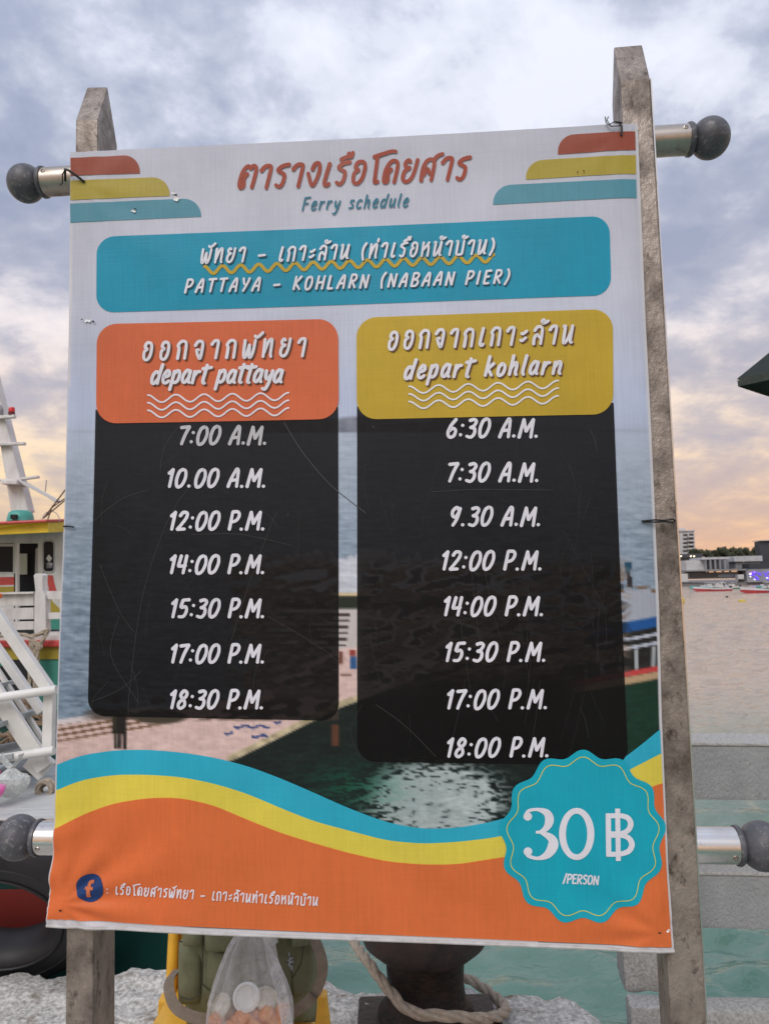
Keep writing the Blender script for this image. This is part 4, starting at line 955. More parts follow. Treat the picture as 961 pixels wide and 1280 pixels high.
# thin plastic carrier bag with drinks and orange snacks
def film(name, tint=(.93, .93, .96), a_=.35):
    M = bpy.data.materials.new(name); M.use_nodes = True; t = M.node_tree; N = t.nodes; K = t.links.new
    b = N['Principled BSDF']; b.inputs['Base Color'].default_value = (*tint, 1); b.inputs['Roughness'].default_value = .09; b.inputs['Specular IOR Level'].default_value = .9
    lw = N.new('ShaderNodeLayerWeight'); lw.inputs[0].default_value = .35
    tcn = N.new('ShaderNodeTexCoord'); n = N.new('ShaderNodeTexNoise'); n.inputs['Scale'].default_value = 26; n.inputs['Detail'].default_value = 6; n.inputs['Distortion'].default_value = 2.5; K(tcn.outputs['Object'], n.inputs['Vector'])
    bn = N.new('ShaderNodeBump'); bn.inputs['Strength'].default_value = 1.0; bn.inputs['Distance'].default_value = .03; K(n.outputs['Fac'], bn.inputs['Height']); K(bn.outputs[0], b.inputs['Normal'])
    mr = N.new('ShaderNodeMapRange'); K(lw.outputs['Facing'], mr.inputs[0]); mr.inputs[3].default_value = a_; mr.inputs[4].default_value = min(1, a_ + .5)
    tp = N.new('ShaderNodeBsdfTransparent'); ms = N.new('ShaderNodeMixShader'); K(mr.outputs[0], ms.inputs[0]); K(tp.outputs[0], ms.inputs[1]); K(b.outputs[0], ms.inputs[2]); K(ms.outputs[0], N['Material Output'].inputs[0])
    return M
FILM = film('clear_plastic_film', a_=.25)
bgp = at(312, 1285, 1.66)
pb = root('carrier_bag', (bgp.x, 1.66, bgp.z - .03), 'clear plastic carrier bag of white cups and orange snacks hanging before the satchel', 'bag')
vs = []; fs = []; nA, nH = 72, 30
prof = [(1163, 314, 12), (1170, 313, 17), (1185, 311, 24), (1205, 312, 33), (1230, 312, 42), (1255, 312, 49), (1280, 312, 51), (1300, 312, 50), (1318, 312, 36), (1322, 312, 4)]
py_ = [p[0] for p in prof]
for j in range(nH + 1):
    y = 1160 + (1322 - 1160) * j / nH; xc = float(np.interp(y, py_, [p[1] for p in prof])); hw = float(np.interp(y, py_, [p[2] for p in prof]))
    c = at(xc, y, 1.66); r_ = hw * 1.66 / FPX
    for i in range(nA):
        a = 2 * math.pi * i / nA; f = 1 - clampf((y - 1240) / 70, 0, .8); pl = 1 + .13 * f * math.sin(a * 9 + 1.2 * math.sin(a * 2)) + .05 * math.sin(a * 17 + y / 30) * f
        vs.append((c.x + r_ * math.cos(a) * (1 + (pl - 1) * .45), 1.66 + r_ * .62 * math.sin(a) * pl, c.z + .004 * math.sin(a * 5)))
fs = [(j * nA + i, j * nA + (i + 1) % nA, (j + 1) * nA + (i + 1) % nA, (j + 1) * nA + i) for j in range(nH) for i in range(nA)]
mesh_obj('film', vs, fs, FILM, pb, True)
for pts in ([(306, 1172), (303, 1155), (306, 1140), (312, 1128)], [(340, 1182), (338, 1160), (344, 1145), (336, 1130)]):
    mb = MB(); ribbon(mb, [at(x, y, 1.63) for x, y in pts], .03, lambda q: Vector((.7, .7, 0))); mb.build('handle', FILM, pb, True)
mb = MB(); ribbon(mb, [at(336, 1165, 1.62), at(341, 1200, 1.615), at(352, 1240, 1.61), at(360, 1285, 1.62)], .025, lambda q: Vector((.7, .7, 0))); mb.build('fold', FILM, pb, True)
CUP = mat('white_cup', (.80, .80, .78), .35); SNK = mat('orange_snack', (.72, .26, .035), .5, col2=(.6, .18, .02), nscale=60, bump=.3); CREAM = mat('cream_wrap', (.62, .58, .48), .5); LBL = mat('teal_label', (.03, .10, .12), .5)
def cup(x, y, Y, r_, ax, mt=CUP):
    c = at(x, y, Y); t = root('paper_cup', c, None, None); return t
def can(name, x, y, Y, r_, h, ax, mt):
    c = at(x, y, Y); MB().lathe(c, [(r_ * .86, -h), (r_ * .97, 0), (r_ * 1.04, .002), (r_ * 1.04, .006), (r_ * .8, .009), (r_ * .74, .006), (r_ * .3, .005)], 28, Vector(ax)).build(name, mt, None, True)
    return bpy.data.objects[-1] if False else None
def lidcup(x, y, Y, r_, h, ax, label, mt=CUP):
    c = at(x, y, Y); mb = MB(); mb.lathe(c, [(r_ * .8, -h), (r_ * .97, 0), (r_ * 1.05, .002), (r_ * 1.05, .007), (r_ * .85, .010), (r_ * .78, .006), (r_ * .2, .006)], 28, Vector(ax))
    o = mb.build('drink_cup', mt, None, True); tag(o, label, 'cup', 'cups in the carrier bag'); return o
lidcup(308, 1247, 1.655, .026, .06, (.15, -.85, .55), 'white lidded cup uppermost in the clear carrier bag')
lidcup(279, 1258, 1.66, .022, .05, (-.5, -.6, .6), 'tilted cup with dark label in the clear carrier bag', CREAM)
lidcup(332, 1250, 1.67, .023, .05, (.4, -.5, .7), 'cream cup behind folds of the clear carrier bag', CREAM)
k_ = 0
for x, y, Y in ((270, 1275, 1.645), (288, 1285, 1.64), (305, 1272, 1.64), (318, 1283, 1.635), (303, 1290, 1.63), (334, 1268, 1.645), (345, 1280, 1.64), (352, 1266, 1.65), (328, 1291, 1.63), (352, 1292, 1.64), (272, 1292, 1.64), (296, 1277, 1.655), (322, 1270, 1.66), (288, 1270, 1.665)):
    c = at(x, y, Y); e1, e2, e3 = random.uniform(.012, .018), random.uniform(.014, .022), random.uniform(-.25, .25); pf = [(e1 * math.sin(math.pi * (i + .5) / 11) * (1 + e3 * math.sin(i * 1.3)), -e2 * math.cos(math.pi * (i + .5) / 11)) for i in range(11)]
    o = MB().lathe(c, pf, 16, Vector((random.uniform(-1, 1), random.uniform(-.4, .4), random.uniform(-.3, .6)))).build('orange_snack', SNK, None, True)
    tag(o, 'round orange snack lying in the bottom of the clear carrier bag', 'snack', 'orange snacks in the carrier bag')

# ------------------------------------------------------------------ near boat on the left: deck, gunwale, tyre
Ya = 3.45
boat = root('moored_boat', at(60, 1150, Ya), 'moored boat at left with grey deck, red gunwale and dark green hull', 'boat')
zg = at(40, 1038, Ya).z
gz = lambda x, y: atz(x, y, zg)
xr = at(224, 1100, Ya).x
Yk = atz(30, 955, zg).y
dk = MB(); dk.add([(-6, Ya, zg), (xr, Ya, zg), (xr, Yk, zg), (-6, Yk, zg), (-6, Ya, zg - .05), (xr, Ya, zg - .05), (xr, Yk, zg - .05), (-6, Yk, zg - .05)],
                  [(0, 1, 2, 3), (4, 7, 6, 5), (0, 4, 5, 1), (1, 5, 6, 2), (2, 6, 7, 3), (3, 7, 4, 0)]); dk.build('deck', GREY_DECK, boat)
gw = MB(); gw.box(((-6 + xr) / 2, Ya - .022, zg - .035), xr + 6, .04, .09); gw.build('gunwale', mat('salmon_red_paint', (.62, .13, .10), .5, col2=(.5, .09, .07), nscale=20), boat, False, .012)
hu = MB(); hu.prism([(-6, Ya + .01, zg - .082), (xr, Ya + .01, zg - .082), (xr - .05, Ya + .12, WZ - .3), (-6, Ya + .12, WZ - .3)], (0, Yk - Ya - .15, 0)); hu.build('hull', HULLG, boat)
rs_ = MB(); rs_.box(((-6 - 1.4) / 2, Ya + .01, at(60, 1140, Ya).z), 4.6, .06, .18); rs_.build('hull_stripe', mat('dull_red_paint', (.20, .020, .014), .55), boat)
# raised plywood hatch edge on the deck
hb = MB(); a = atz(-30, 1012, zg + .05); b = atz(70, 978, zg + .05); hb.prism([Vector((a.x, a.y, zg + .002)), Vector((b.x, b.y, zg + .002)), Vector((b.x + .3, Ya + .02, zg + .002)), Vector((a.x, Ya + .02, zg + .002))], (0, 0, .045)); hb.build('hatch_board', mat('weathered_ply', (.42, .43, .42), .7, col2=(.52, .52, .50), nscale=6, stretch=(1, 6, 1), bump=.1, col3=(.3, .31, .31), n3=8), boat, False, .005)
blk = MB(); p = at(22, 972, 4.5); blk.box((p.x, 4.6, p.z), .24, .3, .10); blk.build('grey_locker', mat('slate_grey_paint', (.13, .14, .145), .6, col2=(.2, .21, .21), nscale=12), boat, False, .015)
# tyre fender hung against the hull
ty_ = at(2, 1132, 3.12); tr = root('tyre_fender', ty_, 'large black rubber tyre fender hung against the boat hull at lower left', 'tyre')
ax = Vector((.10, -1, -.60)).normalized(); Rt = .30
pf = []
for k in range(24):
    a = 2 * math.pi * k / 24; ex = math.cos(a); ez = math.sin(a)
    pf.append((Rt + .095 * math.copysign(abs(ex) ** .7, ex), .095 * math.copysign(abs(ez) ** .8, ez)))
mb = MB(); u = ax.orthogonal().normalized(); v = ax.cross(u); n = 64; vs = []
for r_, h in pf:
    vs += [ty_ + ax * h + (u * math.cos(2 * math.pi * j / n) + v * math.sin(2 * math.pi * j / n)) * r_ for j in range(n)]
mb.add(vs, [(i * n + j, i * n + (j + 1) % n, ((i + 1) % 24) * n + (j + 1) % n, ((i + 1) % 24) * n + j) for i in range(24) for j in range(n)]); mb.build('casing', RUBBER_T, tr, True)
for rr_ in (.25, .31, .36):
    mb = MB(); mb.tube([ty_ + ax * (.092 if rr_ < .35 else .078) + (u * math.cos(2 * math.pi * j / 48) + v * math.sin(2 * math.pi * j / 48)) * rr_ for j in range(49)], .006, 6, False); mb.build('moulded_ring', RUBBER_T, tr, True)

# white boarding steps with hand rails, standing on the deck
Yg = 4.05
stp = root('boarding_steps', at(40, 955, Yg), 'white painted boarding steps with slanting hand rails and grey treads on the boat deck', 'steps')
def bar_px(name, x0, y0, x1, y1, Y0, Y1, wpx, th, mt=WHITE, bev=.004):
    a = at(x0, y0, Y0); b = at(x1, y1, Y1); mb = MB(); mb.bar(a, b, wpx * (Y0 + Y1) / 2 / FPX, th, Vector((0, 1, 0))); return mb.build(name, mt, stp, False, bev)
bar_px('hand_rail', -45, 708, 63, 864, Yg - .02, Yg - .02, 13, .05); bar_px('hand_rail', -40, 758, 53, 890, Yg + .25, Yg + .25, 9.5, .05)
bar_px('stringer', -40, 812, 57, 960, Yg + .02, Yg + .02, 20, .035); bar_px('side_strip', -10, 826, 62, 936, Yg + .28, Yg + .28, 5, .03); bar_px('stringer', -110, 850, -12, 1000, Yg + .7, Yg + .7, 26, .035)
bar_px('upright', 63, 862, 61, 944, Yg, Yg, 12, .05)
bar_px('foot_block', 40, 946, 60, 964, Yg + .06, Yg + .06, 26, .05)
for x, y, hw in ((8, 904, 70), (24, 940, 50), (-22, 866, 60)):
    a = at(x, y, Yg + .18); mb = MB(); mb.box((a.x - .10, a.y, a.z), .40, .55, .025, (Vector((.985, 0, .17)).normalized(), Vector((0, 1, 0)), Vector((-.17, 0, .985)).normalized())); mb.build('tread', mat('grey_tread_paint', (.24, .27, .28), .6, col2=(.34, .37, .37), nscale=14) if 'grey_tread_paint' not in bpy.data.materials else bpy.data.materials['grey_tread_paint'], stp, False, .004)
for (x0, y0, x1, y1) in ((-30, 876, 71, 862), (-30, 953, 68, 938)):
    mb = MB(); mb.tube([at(x0, y0, Yg - .06), at(x1, y1, Yg - .06)], .0225, 18); mb.build('cross_pipe', WHITE, stp, True)
# ropes and bags on the near boat
cr = at(60, 987, 3.9); mb = MB()
for k in range(3):
    rr_ = .034 + .008 * (k % 2); c = Vector((cr.x, cr.y - k * .008, cr.z - .002 + k * .006)); braid(mb, [c + Vector((math.cos(a) * rr_, -.01 * k, math.sin(a) * rr_ * 1.05)) for a in [i * .6 for i in range(12)]], .013, 14, 6, 4)
tag(mb.build('rope_coil', ROPE, None, True, fix=False), 'small coil of cream rope lying on the grey deck against the banner edge', 'rope')
mb = MB(); q = random.Random(2)
for _ in range(12):
    x0 = q.uniform(-20, 30); x1 = q.uniform(25, 60); y0 = q.uniform(865, 905)
    pass
for pts in ([(24, 872), (34, 884), (46, 896)], [(28, 876), (40, 880), (54, 900)], [(30, 888), (44, 894), (56, 896)], [(36, 872), (50, 886), (57, 890)], [(26, 880), (42, 902), (56, 904)]):
    braid(mb, [at(x, y, 5.3) for x, y in pts], .018, 14, 6, 5)
tag(mb.build('rope_heap', ROPE_D, None, True, fix=False), 'heap of old brown rope seen between the white boarding rails', 'rope')
mb = MB()
for pts in ([(-6, 912), (4, 920), (14, 916), (16, 925)], [(-6, 925), (8, 918), (18, 922), (17, 938)], [(-4, 935), (8, 925), (15, 918)], [(0, 945), (12, 922), (18, 930)]):
    braid(mb, [at(x, y, 5.0) for x, y in pts], .016, 14, 6, 5)
tag(mb.build('rope_tangle', ROPE_D, None, True, fix=False), 'loose tangle of brown rope under the lowest grey tread at far left', 'rope')
FILM2 = film('milky_plastic_film', (.86, .92, .88), .55)
def knotbag(x, y, Y, r_, mt, label, seed):
    c = at(x, y, Y); t = root('plastic_bag', c, label, 'bag', 'rubbish bags on the deck'); mb = MB(); vs = []; nA, nH = 28, 16
    for j in range(nH + 1):
        h = j / nH; rr_ = r_ * (math.sin(math.pi * min(.999, h * .80 + .08)) ** .8 if h < .75 else .62 * (1 - h) / .25 * .8 + .12)
        for i in range(nA):
            a = 2 * math.pi * i / nA; k = 1 + .12 * math.sin(a * 7 + seed) * h
            vs.append((c.x + rr_ * k * math.cos(a), c.y + rr_ * k * .8 * math.sin(a), c.z + h * r_ * 1.6))
    mb.add(vs, [(j * nA + i, j * nA + (i + 1) % nA, (j + 1) * nA + (i + 1) % nA, (j + 1) * nA + i) for j in range(nH) for i in range(nA)]); mb.build('bag_body', mt, t, True)
    top_ = c + Vector((0, 0, r_ * 1.55))
    for s_ in (-1, 1):
        e = MB(); ribbon(e, [top_, top_ + Vector((s_ * r_ * .35, 0, r_ * .35)), top_ + Vector((s_ * r_ * .6, -.01, r_ * .8))], r_ * .35, lambda q_: Vector((.5, .8, .2))); e.build('tied_ear', mt, t, True)
knotbag(14, 996, 3.75, .085, FILM2, 'knotted milky white plastic bag on the grey deck at far left', 1)
knotbag(-9, 1000, 3.62, .055, mat('pink_plastic', (.85, .22, .50), .3, col2=(.7, .12, .4), nscale=30), 'bright pink plastic bag at far left edge of the deck', 3)

# ------------------------------------------------------------------ ferry behind: wheelhouse, bulwark, mast
Yd, Yw = 9.0, 11.0
fer = root('ferry_boat', at(30, 870, Yd), 'white ferry with yellow and red roof, teal hull and leaning white mast', 'boat')
def quad_px(name, pts, Y, mt, dep=.05, par=None, bev=0.0):
    mb = MB(); P = [at(x, y, Y) for x, y in pts]; mb.prism(P, (0, dep, 0)); return mb.build(name, mt, par or fer, False, bev)
def rect(x0, y0, x1, y1): return [(x0, y0), (x1, y0), (x1, y1), (x0, y1)]
# hull in painted strakes
quad_px('rub_rail', [(-120, 801), (150, 800), (150, 808), (-120, 811)], Yd - .06, RED, .14, None, .02)
quad_px('hull_band', [(-120, 810), (150, 808), (150, 823), (-120, 826)], Yd, OLIVE, .3)
quad_px('hull_side', [(-120, 826), (150, 823), (150, 886), (-120, 892)], Yd + .02, TEAL, 2.5)
quad_px('lower_hull', [(-120, 891), (150, 885), (150, 1060), (-120, 1060)], Yd + .05, HULLG, 2.4)
quad_px('dark_void_sheet', [(-30, 826), (40, 825), (42, 905), (-30, 905)], Yd - .01, DARK, .04)  # solid near-black sheet standing in for the shaded void behind the rails
# bulwark boards, left of the stanchion
for y0, y1 in ((742, 757), (759.5, 774), (776.5, 787)): quad_px('plank', [(-120, y0 + 4), (42.5, y0), (42.5, y1), (-120, y1 + 4)], Yd + .01, WHITE_FAR, .05, None, .004)
quad_px('top_rail', [(-120, 743.5), (42, 739.5), (42, 742), (-120, 746)], Yd - .05, WHITE_FAR, .16)
quad_px('sill_board', [(-120, 796), (150, 793), (150, 801), (-120, 803)], Yd - .02, WHITE_FAR, .12)
quad_px('shadow_gap', [(-120, 789), (150, 786), (150, 795), (-120, 797)], Yd + .10, mat('gap_shade', (.06, .07, .075), .7), .05)  # dark strip whose colour stands in for shade in the gap
# stanchion with waisted, rounded head
mb = MB(); P = [(43, 792), (43.5, 744), (44.5, 738), (43, 724), (42.5, 719), (45, 717), (51.5, 717), (54, 719), (53.5, 726), (54, 738), (57, 744), (58, 792)]
mb.prism([at(x, y, Yd - .04) for x, y in P], (0, .14, 0)); mb.build('stanchion', WHITE_FAR, fer, False, .006)
# pierced bulwark panel: rails with rounded openings
for y0, y1 in ((739, 749), (766, 774), (790, 796)): quad_px('rail_board', [(57, y0), (150, y0 - 2), (150, y1 - 2), (57, y1)], Yd, WHITE_FAR, .07)
for x0, x1 in ((51, 57), (75, 84), (105, 112)): quad_px('panel_upright', rect(x0 + .3, 741, x1, 793), Yd + .004, WHITE_FAR, .06)
# wheelhouse
wall = WHITE_FAR
def wrect(x0, y0, x1, y1, Y=Yw, mt=wall, nm='wheelhouse_wall', dep=.07, par=None): return quad_px(nm, rect(x0, y0, x1, y1), Y, mt, dep, par)
wrect(-90, 664, 79, 679); wrect(-90, 717, 19.5, 800); wrect(18, 679, 22, 800); wrect(-90, 679, -10, 717); wrect(48, 679, 54, 800); wrect(54, 716, 79, 800); wrect(67.5, 679, 79, 716); wrect(54, 679, 67.5, 680)
wf = wrect(-10, 680, 18, 716.9, Yw - .01, mat('window_frame_white', (.6, .6, .6), .5), 'window_frame', .06)
wrect(-9, 683, 16.5, 715, Yw - .016, BLACKG, 'window_pane', .01, wf)
# tall round-cornered window
def rr_px(x0, y0, x1, y1, r_, n=5):
    P = []
    for cx__, cy__, a0 in ((x1 - r_, y0 + r_, -90), (x1 - r_, y1 - r_, 0), (x0 + r_, y1 - r_, 90), (x0 + r_, y0 + r_, 180)):
        for k in range(n + 1):
            a = R(a0 + 90 * k / n); P.append((cx__ + r_ * math.cos(a), cy__ + r_ * math.sin(a)))
    return P
rw = quad_px('rounded_window', rr_px(53.5, 675, 68.5, 716, 4.5), Yw - .012, mat('rubber_seal', (.45, .45, .45), .6), .09)
quad_px('window_pane', rr_px(55, 677, 67, 714, 3.6), Yw - .018, BLACKG, .008, rw)
quad_px('sticker', [(61.5, 693), (65.5, 698), (62, 703), (58, 698)], Yw - .022, WHITE_FAR, .003, rw); quad_px('sticker', rect(58.5, 703.5, 66, 710), Yw - .022, mat('faded_sticker', (.45, .47, .5), .6, col2=(.1, .1, .12), nscale=12), .003, rw)
# room behind: dark, with a bright far window
quad_px('cabin_interior', rect(-60, 670, 79, 790), Yw + 1.6, DARK, .05); quad_px('far_window', rect(24, 692, 34, 718), Yw + 1.55, mat('hazy_window', (.6, .6, .5), .4), .02); quad_px('door_edge', [(45, 686), (48, 684), (48, 716), (44, 720)], Yw + .4, WHITE_FAR, .03)
# painted livery under the windows
quad_px('livery_stripe', [(-60, 723), (18, 721), (18, 731), (-60, 733)], Yw - .004, RED, .01); quad_px('livery_stripe', [(-60, 735), (18, 733), (18, 742), (-60, 744)], Yw - .004, OLIVE, .01)
quad_px('livery_stripe', [(54, 719), (66.5, 719), (68, 728), (71, 738), (75, 744), (62, 744), (61, 733), (54, 728)], Yw - .004, RED, .01)
quad_px('livery_stripe', [(54, 730), (59, 730), (61, 741), (66, 752), (76, 762), (76, 772), (66, 768), (56, 752)], Yw - .006, OLIVE, .01); quad_px('livery_stripe', [(54, 748), (60, 760), (70, 768), (76, 770), (76, 790), (54, 790)], Yw - .004, TEAL, .01)
# roof: yellow fascia, red rim
def roofp(x, y, Y): return at(x, y, Y)
mb = MB(); f = [at(-120, 661, Yw - .7), at(58, 652.5, Yw - .7), at(79.5, 652, Yw - .2), at(79.5, 664.5, Yw - .2), at(58, 665.5, Yw - .7), at(-120, 674, Yw - .7)]
mb.prism(f, (0, .06, 0)); mb.build('fascia', YELLOW, fer)
mb = MB(); a = at(-120, 659.5, Yw - .74); b = at(58, 651.3, Yw - .74); c = at(81, 650.5, Yw - .2); mb.tube([a, b, c], .021, 8); mb.build('roof_rim', RED, fer, True)
mb = MB(); mb.prism([q_ + Vector((0, .10, 0)) for q_ in (a, b, c, c + Vector((0, 3, 0)), a + Vector((0, 3, 0)))], (0, 0, .02)); mb.build('roof', mat('dull_roof_red', (.35, .08, .07), .6), fer)
# teal drum under the mast
mb = MB(); c = at(26, 652, Yw - .3); r_ = 15 * Yw / FPX; mb.lathe(c, [(r_ * 1.05, 0), (r_ * 1.0, .06), (r_ * .9, .12), (r_ * .7, .15), (0.01, .155)], 28); mb.build('drum', mat('turquoise_paint', (.08, .38, .33), .45, col2=(.06, .3, .26), nscale=4), fer, True)
mb = MB(); mb.box(at(18, 646, Yw - .50), .08, .05, .06); mb.build('drum_fitting', DARK, fer)
# mast
mb = MB(); P = [(-24, 440), (-15, 440), (6, 521), (36, 639), (14, 641), (1, 560), (-9, 505)]
mb.prism([at(x, y, Yw - .2) for x, y in P], (0, .22, 0)); mb.build('mast', WHITE_FAR, fer, False, .02)
def spar(name, x0, y0, x1, y1, wpx, th=.08, Y=Yw - .25, mt=WHITE_FAR):
    mb = MB(); mb.bar(at(x0, y0, Y), at(x1, y1, Y), wpx * Y / FPX, th); return mb.build(name, mt, fer, False, .008)
spar('crosstree', -15, 523, 19.5, 520.5, 4); spar('crosstree', -12, 556, 32, 554.5, 3.6); spar('crosstree', -30, 599.5, 20, 600.5, 2.2); spar('crosstree', 20, 600, 49, 596, 3); spar('bracket', 8, 604, 28, 604.5, 5, .3)
mb = MB(); P = [(22, 598), (29, 601), (75, 626), (68, 627.5), (60, 622), (26, 604)]
mb.prism([at(x, y, Yw - .3) for x, y in P], (0, .10, 0)); mb.build('boom', mat('pale_grey_paint', (.55, .56, .57), .5), fer, False, .004)
spar('antenna', 58.5, 600, 57, 615, 1.3, .015, mt=SLAT); 
mb = MB(); c = at(15, 519.5, Yw - .25); mb.lathe(c, [(.045, 0), (.045, .05)], 14); mb.build('beacon_base', mat('dark_red_base', (.1, .01, .012), .4), fer, True); mb = MB(); mb.lathe(c, [(.043, .052), (.043, .10), (.036, .118), (.01, .12)], 14); mb.build('beacon_lens', mat('red_lens', (.6, .02, .02), .2), fer, True)
mb = MB(); c = at(0, 520, Yw - .25); mb.lathe(c, [(.03, 0), (.05, .06), (.05, .10), (.02, .16)], 12); mb.build('navigation_lamp', SLAT, fer, True)
for x0, y0, x1, y1, r_ in ((55, 648, 86, 607, .010), (60, 650, 66, 632, .009), (57, 646, 88, 620, .009), (66, 634, 90, 617, .008)):
    mb = MB(); mb.tube([at(x0, y0, Yw - .4), at(x1, y1, Yw - .4)], r_, 6); mb.build('rod', mat('brown_rod', (.10, .06, .04), .6) if 'brown_rod' not in bpy.data.materials else bpy.data.materials['brown_rod'], fer, True)
mb = MB(); mb.tube([at(64 + 11 * math.cos(a), 652 - 13 * math.sin(a), Yw - .4) for a in [math.pi * i / 14 for i in range(15)]], .006, 6, False); mb.build('hoop', SLAT, fer, True)
# lashing rope on the stanchion
mb = MB()
for pts in ([(36, 796), (48, 793), (60, 787), (57, 795), (52, 803), (46, 806), (40, 798)], [(41, 800), (43, 820), (44, 850), (42, 878)], [(47, 803), (47, 825), (46, 852), (45, 880)], [(39, 802), (38, 830), (37, 860), (35, 880)], [(-20, 796), (10, 794), (28, 793), (42, 797)], [(38, 800), (46, 803), (52, 808), (47, 811)]):
    braid(mb, [at(x, y, Yd - .16) for x, y in pts], .022, 9, 6, 6)
tag(mb.build('lashing_rope', ROPE, None, True, fix=False), 'beige rope lashed round the white stanchion of the ferry, ends hanging', 'rope')
gr_ = MB(); c = at(-3, 832, 4.6); gr_.lathe(c, [(.0, .09), (.03, .08), (.05, .045), (.06, 0)], 14); tag(gr_.build('green_dome', mat('emerald_plastic', (.01, .22, .12), .3), None, True), 'small emerald green plastic dome beside the slanting white rails', 'float')
og = MB(); c = at(-2, 745, 8.8); og.lathe(c, [(.0, -.04), (.045, -.02), (.045, .02), (0, .04)], 12); tag(og.build('orange_float', mat('orange_plastic', (.8, .15, .03), .4), None, True), 'small orange float resting on the ferry rail at far left', 'float')

# ------------------------------------------------------------------ parasol corner, upper right
Yp = 5.0; par = root('parasol', at(1290, 640, Yp + .1), 'dark green fabric parasol, only one drooping corner in view', 'parasol')
GREEN = mat('dark_green_fabric', (.014, .024, .020), .8, col2=(.010, .017, .015), nscale=30, bump=.2, bscale=200)
GREENU = mat('dark_green_fabric_underside', (.03, .042, .036), .85, col2=(.055, .065, .055), nscale=40, lo=.45, hi=.7)
hubp = at(1290, 150, Yp + .1); rim = []
tipA = at(921, 473, Yp); rad = (Vector((tipA.x, tipA.y)) - Vector((hubp.x, hubp.y))).length; a0 = math.atan2(tipA.y - hubp.y, tipA.x - hubp.x); zt_ = tipA.z
vs = [hubp]; fs = []; nseg = 4; sub = 12; rn = 12
pts3 = []
for q in range(1, rn + 1):
    for i in range(nseg * sub):
        a = a0 + 2 * math.pi * i / (nseg * sub); k = q / rn; fr = (i % sub) / sub; scal = (math.cos(math.pi / 4) / math.cos((fr - .5) * math.pi / 2)) * (1 - .03 * math.sin(math.pi * fr) * k)
        r_ = rad * k * scal; z = hubp.z + (zt_ - hubp.z) * (k ** .93) + .03 * math.sin(math.pi * fr) * k
        vs.append(Vector((hubp.x + r_ * math.cos(a), hubp.y + r_ * math.sin(a), z)))
M_ = nseg * sub
for i in range(M_): fs.append((0, 1 + i, 1 + (i + 1) % M_))
for q in range(rn - 1):
    for i in range(M_): a = 1 + q * M_; fs.append((a + i, a + M_ + i, a + M_ + (i + 1) % M_, a + (i + 1) % M_))
o = mesh_obj('canopy', vs, fs, GREEN, par, True)
vv = vs[-M_:]; vl = []; 
for i in range(M_ + 1):
    p = vv[i % M_]; fr = ((i % sub) / sub); vl += [p, p + Vector((0, 0, -.055 + .035 * math.sin(math.pi * fr)))]
mesh_obj('valance', vl, [(2 * i, 2 * i + 1, 2 * i + 3, 2 * i + 2) for i in range(M_)], GREENU, par)
for i in range(nseg):
    p = vv[i * sub]; mb = MB(); mb.tube([hubp + Vector((0, 0, -.05)), p + Vector((0, 0, -.02))], .007, 6); mb.build('rib', STEEL_D, par, True)
mb = MB(); mb.tube([(hubp.x, hubp.y, 0), hubp + Vector((0, 0, .05))], .024, 12); mb.build('pole', WHITE_FAR, par, True)

# ------------------------------------------------------------------ far shore, right
Yq = 240.0
def far_box(nm, x0, y0, x1, y1, Y, dep, mt, par=None, bev=0):
    a = at(x0, y1, Y); b = at(x1, y0, Y); mb = MB(); mb.box(((a.x + b.x) / 2, Y + dep / 2, (a.z + b.z) / 2), abs(b.x - a.x), dep, abs(b.z - a.z)); return mb.build(nm, mt, par, False, bev)
def P_(name, c, c2=None, r=.7, ns_=.4): return mat(name, c, r, col2=c2 or tuple(v * .75 for v in c), nscale=ns_)
F_W = P_('far_white_wall', (.55, .55, .56)); F_G = P_('far_grey_wall', (.25, .26, .28)); F_D = P_('far_dark_wall', (.05, .055, .065)); F_R = P_('far_metal_roof', (.5, .52, .55)); F_GL = mat('far_dark_glass', (.03, .035, .045), .25); F_T = P_('far_quay_wall', (.16, .155, .16))
lz = at(900, 726, Yq).z
far_box('far_shore', 780, 721, 1500, 731.5, Yq, 300, F_T)['kind'] = 'structure'
lab = 'white slab hotel tower with stacked balconies beyond the steel post'
hot = root('hotel_tower', at(852, 722, Yq + 60), lab, 'building'); Yh = Yq + 60
far_box('wall', 838, 664, 867, 724, Yh, 22, F_W, hot); far_box('parapet', 838, 662.3, 868, 664.5, Yh - .6, 23, F_W, hot); far_box('stair_core', 838, 660, 856, 664, Yh + 4, 8, F_W, hot)
for k in range(6):
    y = 667.5 + k * 5.0
    far_box('window', 841, y, 848, y + 2.4, Yh - .25, .5, F_GL, hot); far_box('window', 853.5, y, 859, y + 2.2, Yh - .2, .5, F_GL, hot); far_box('window', 861, y - .3, 866, y + 2.1, Yh - .25, .5, F_GL, hot); far_box('balcony', 860.2, y + 2.1, 867.8, y + 4.2, Yh - 1.6, 1.6, F_W, hot)
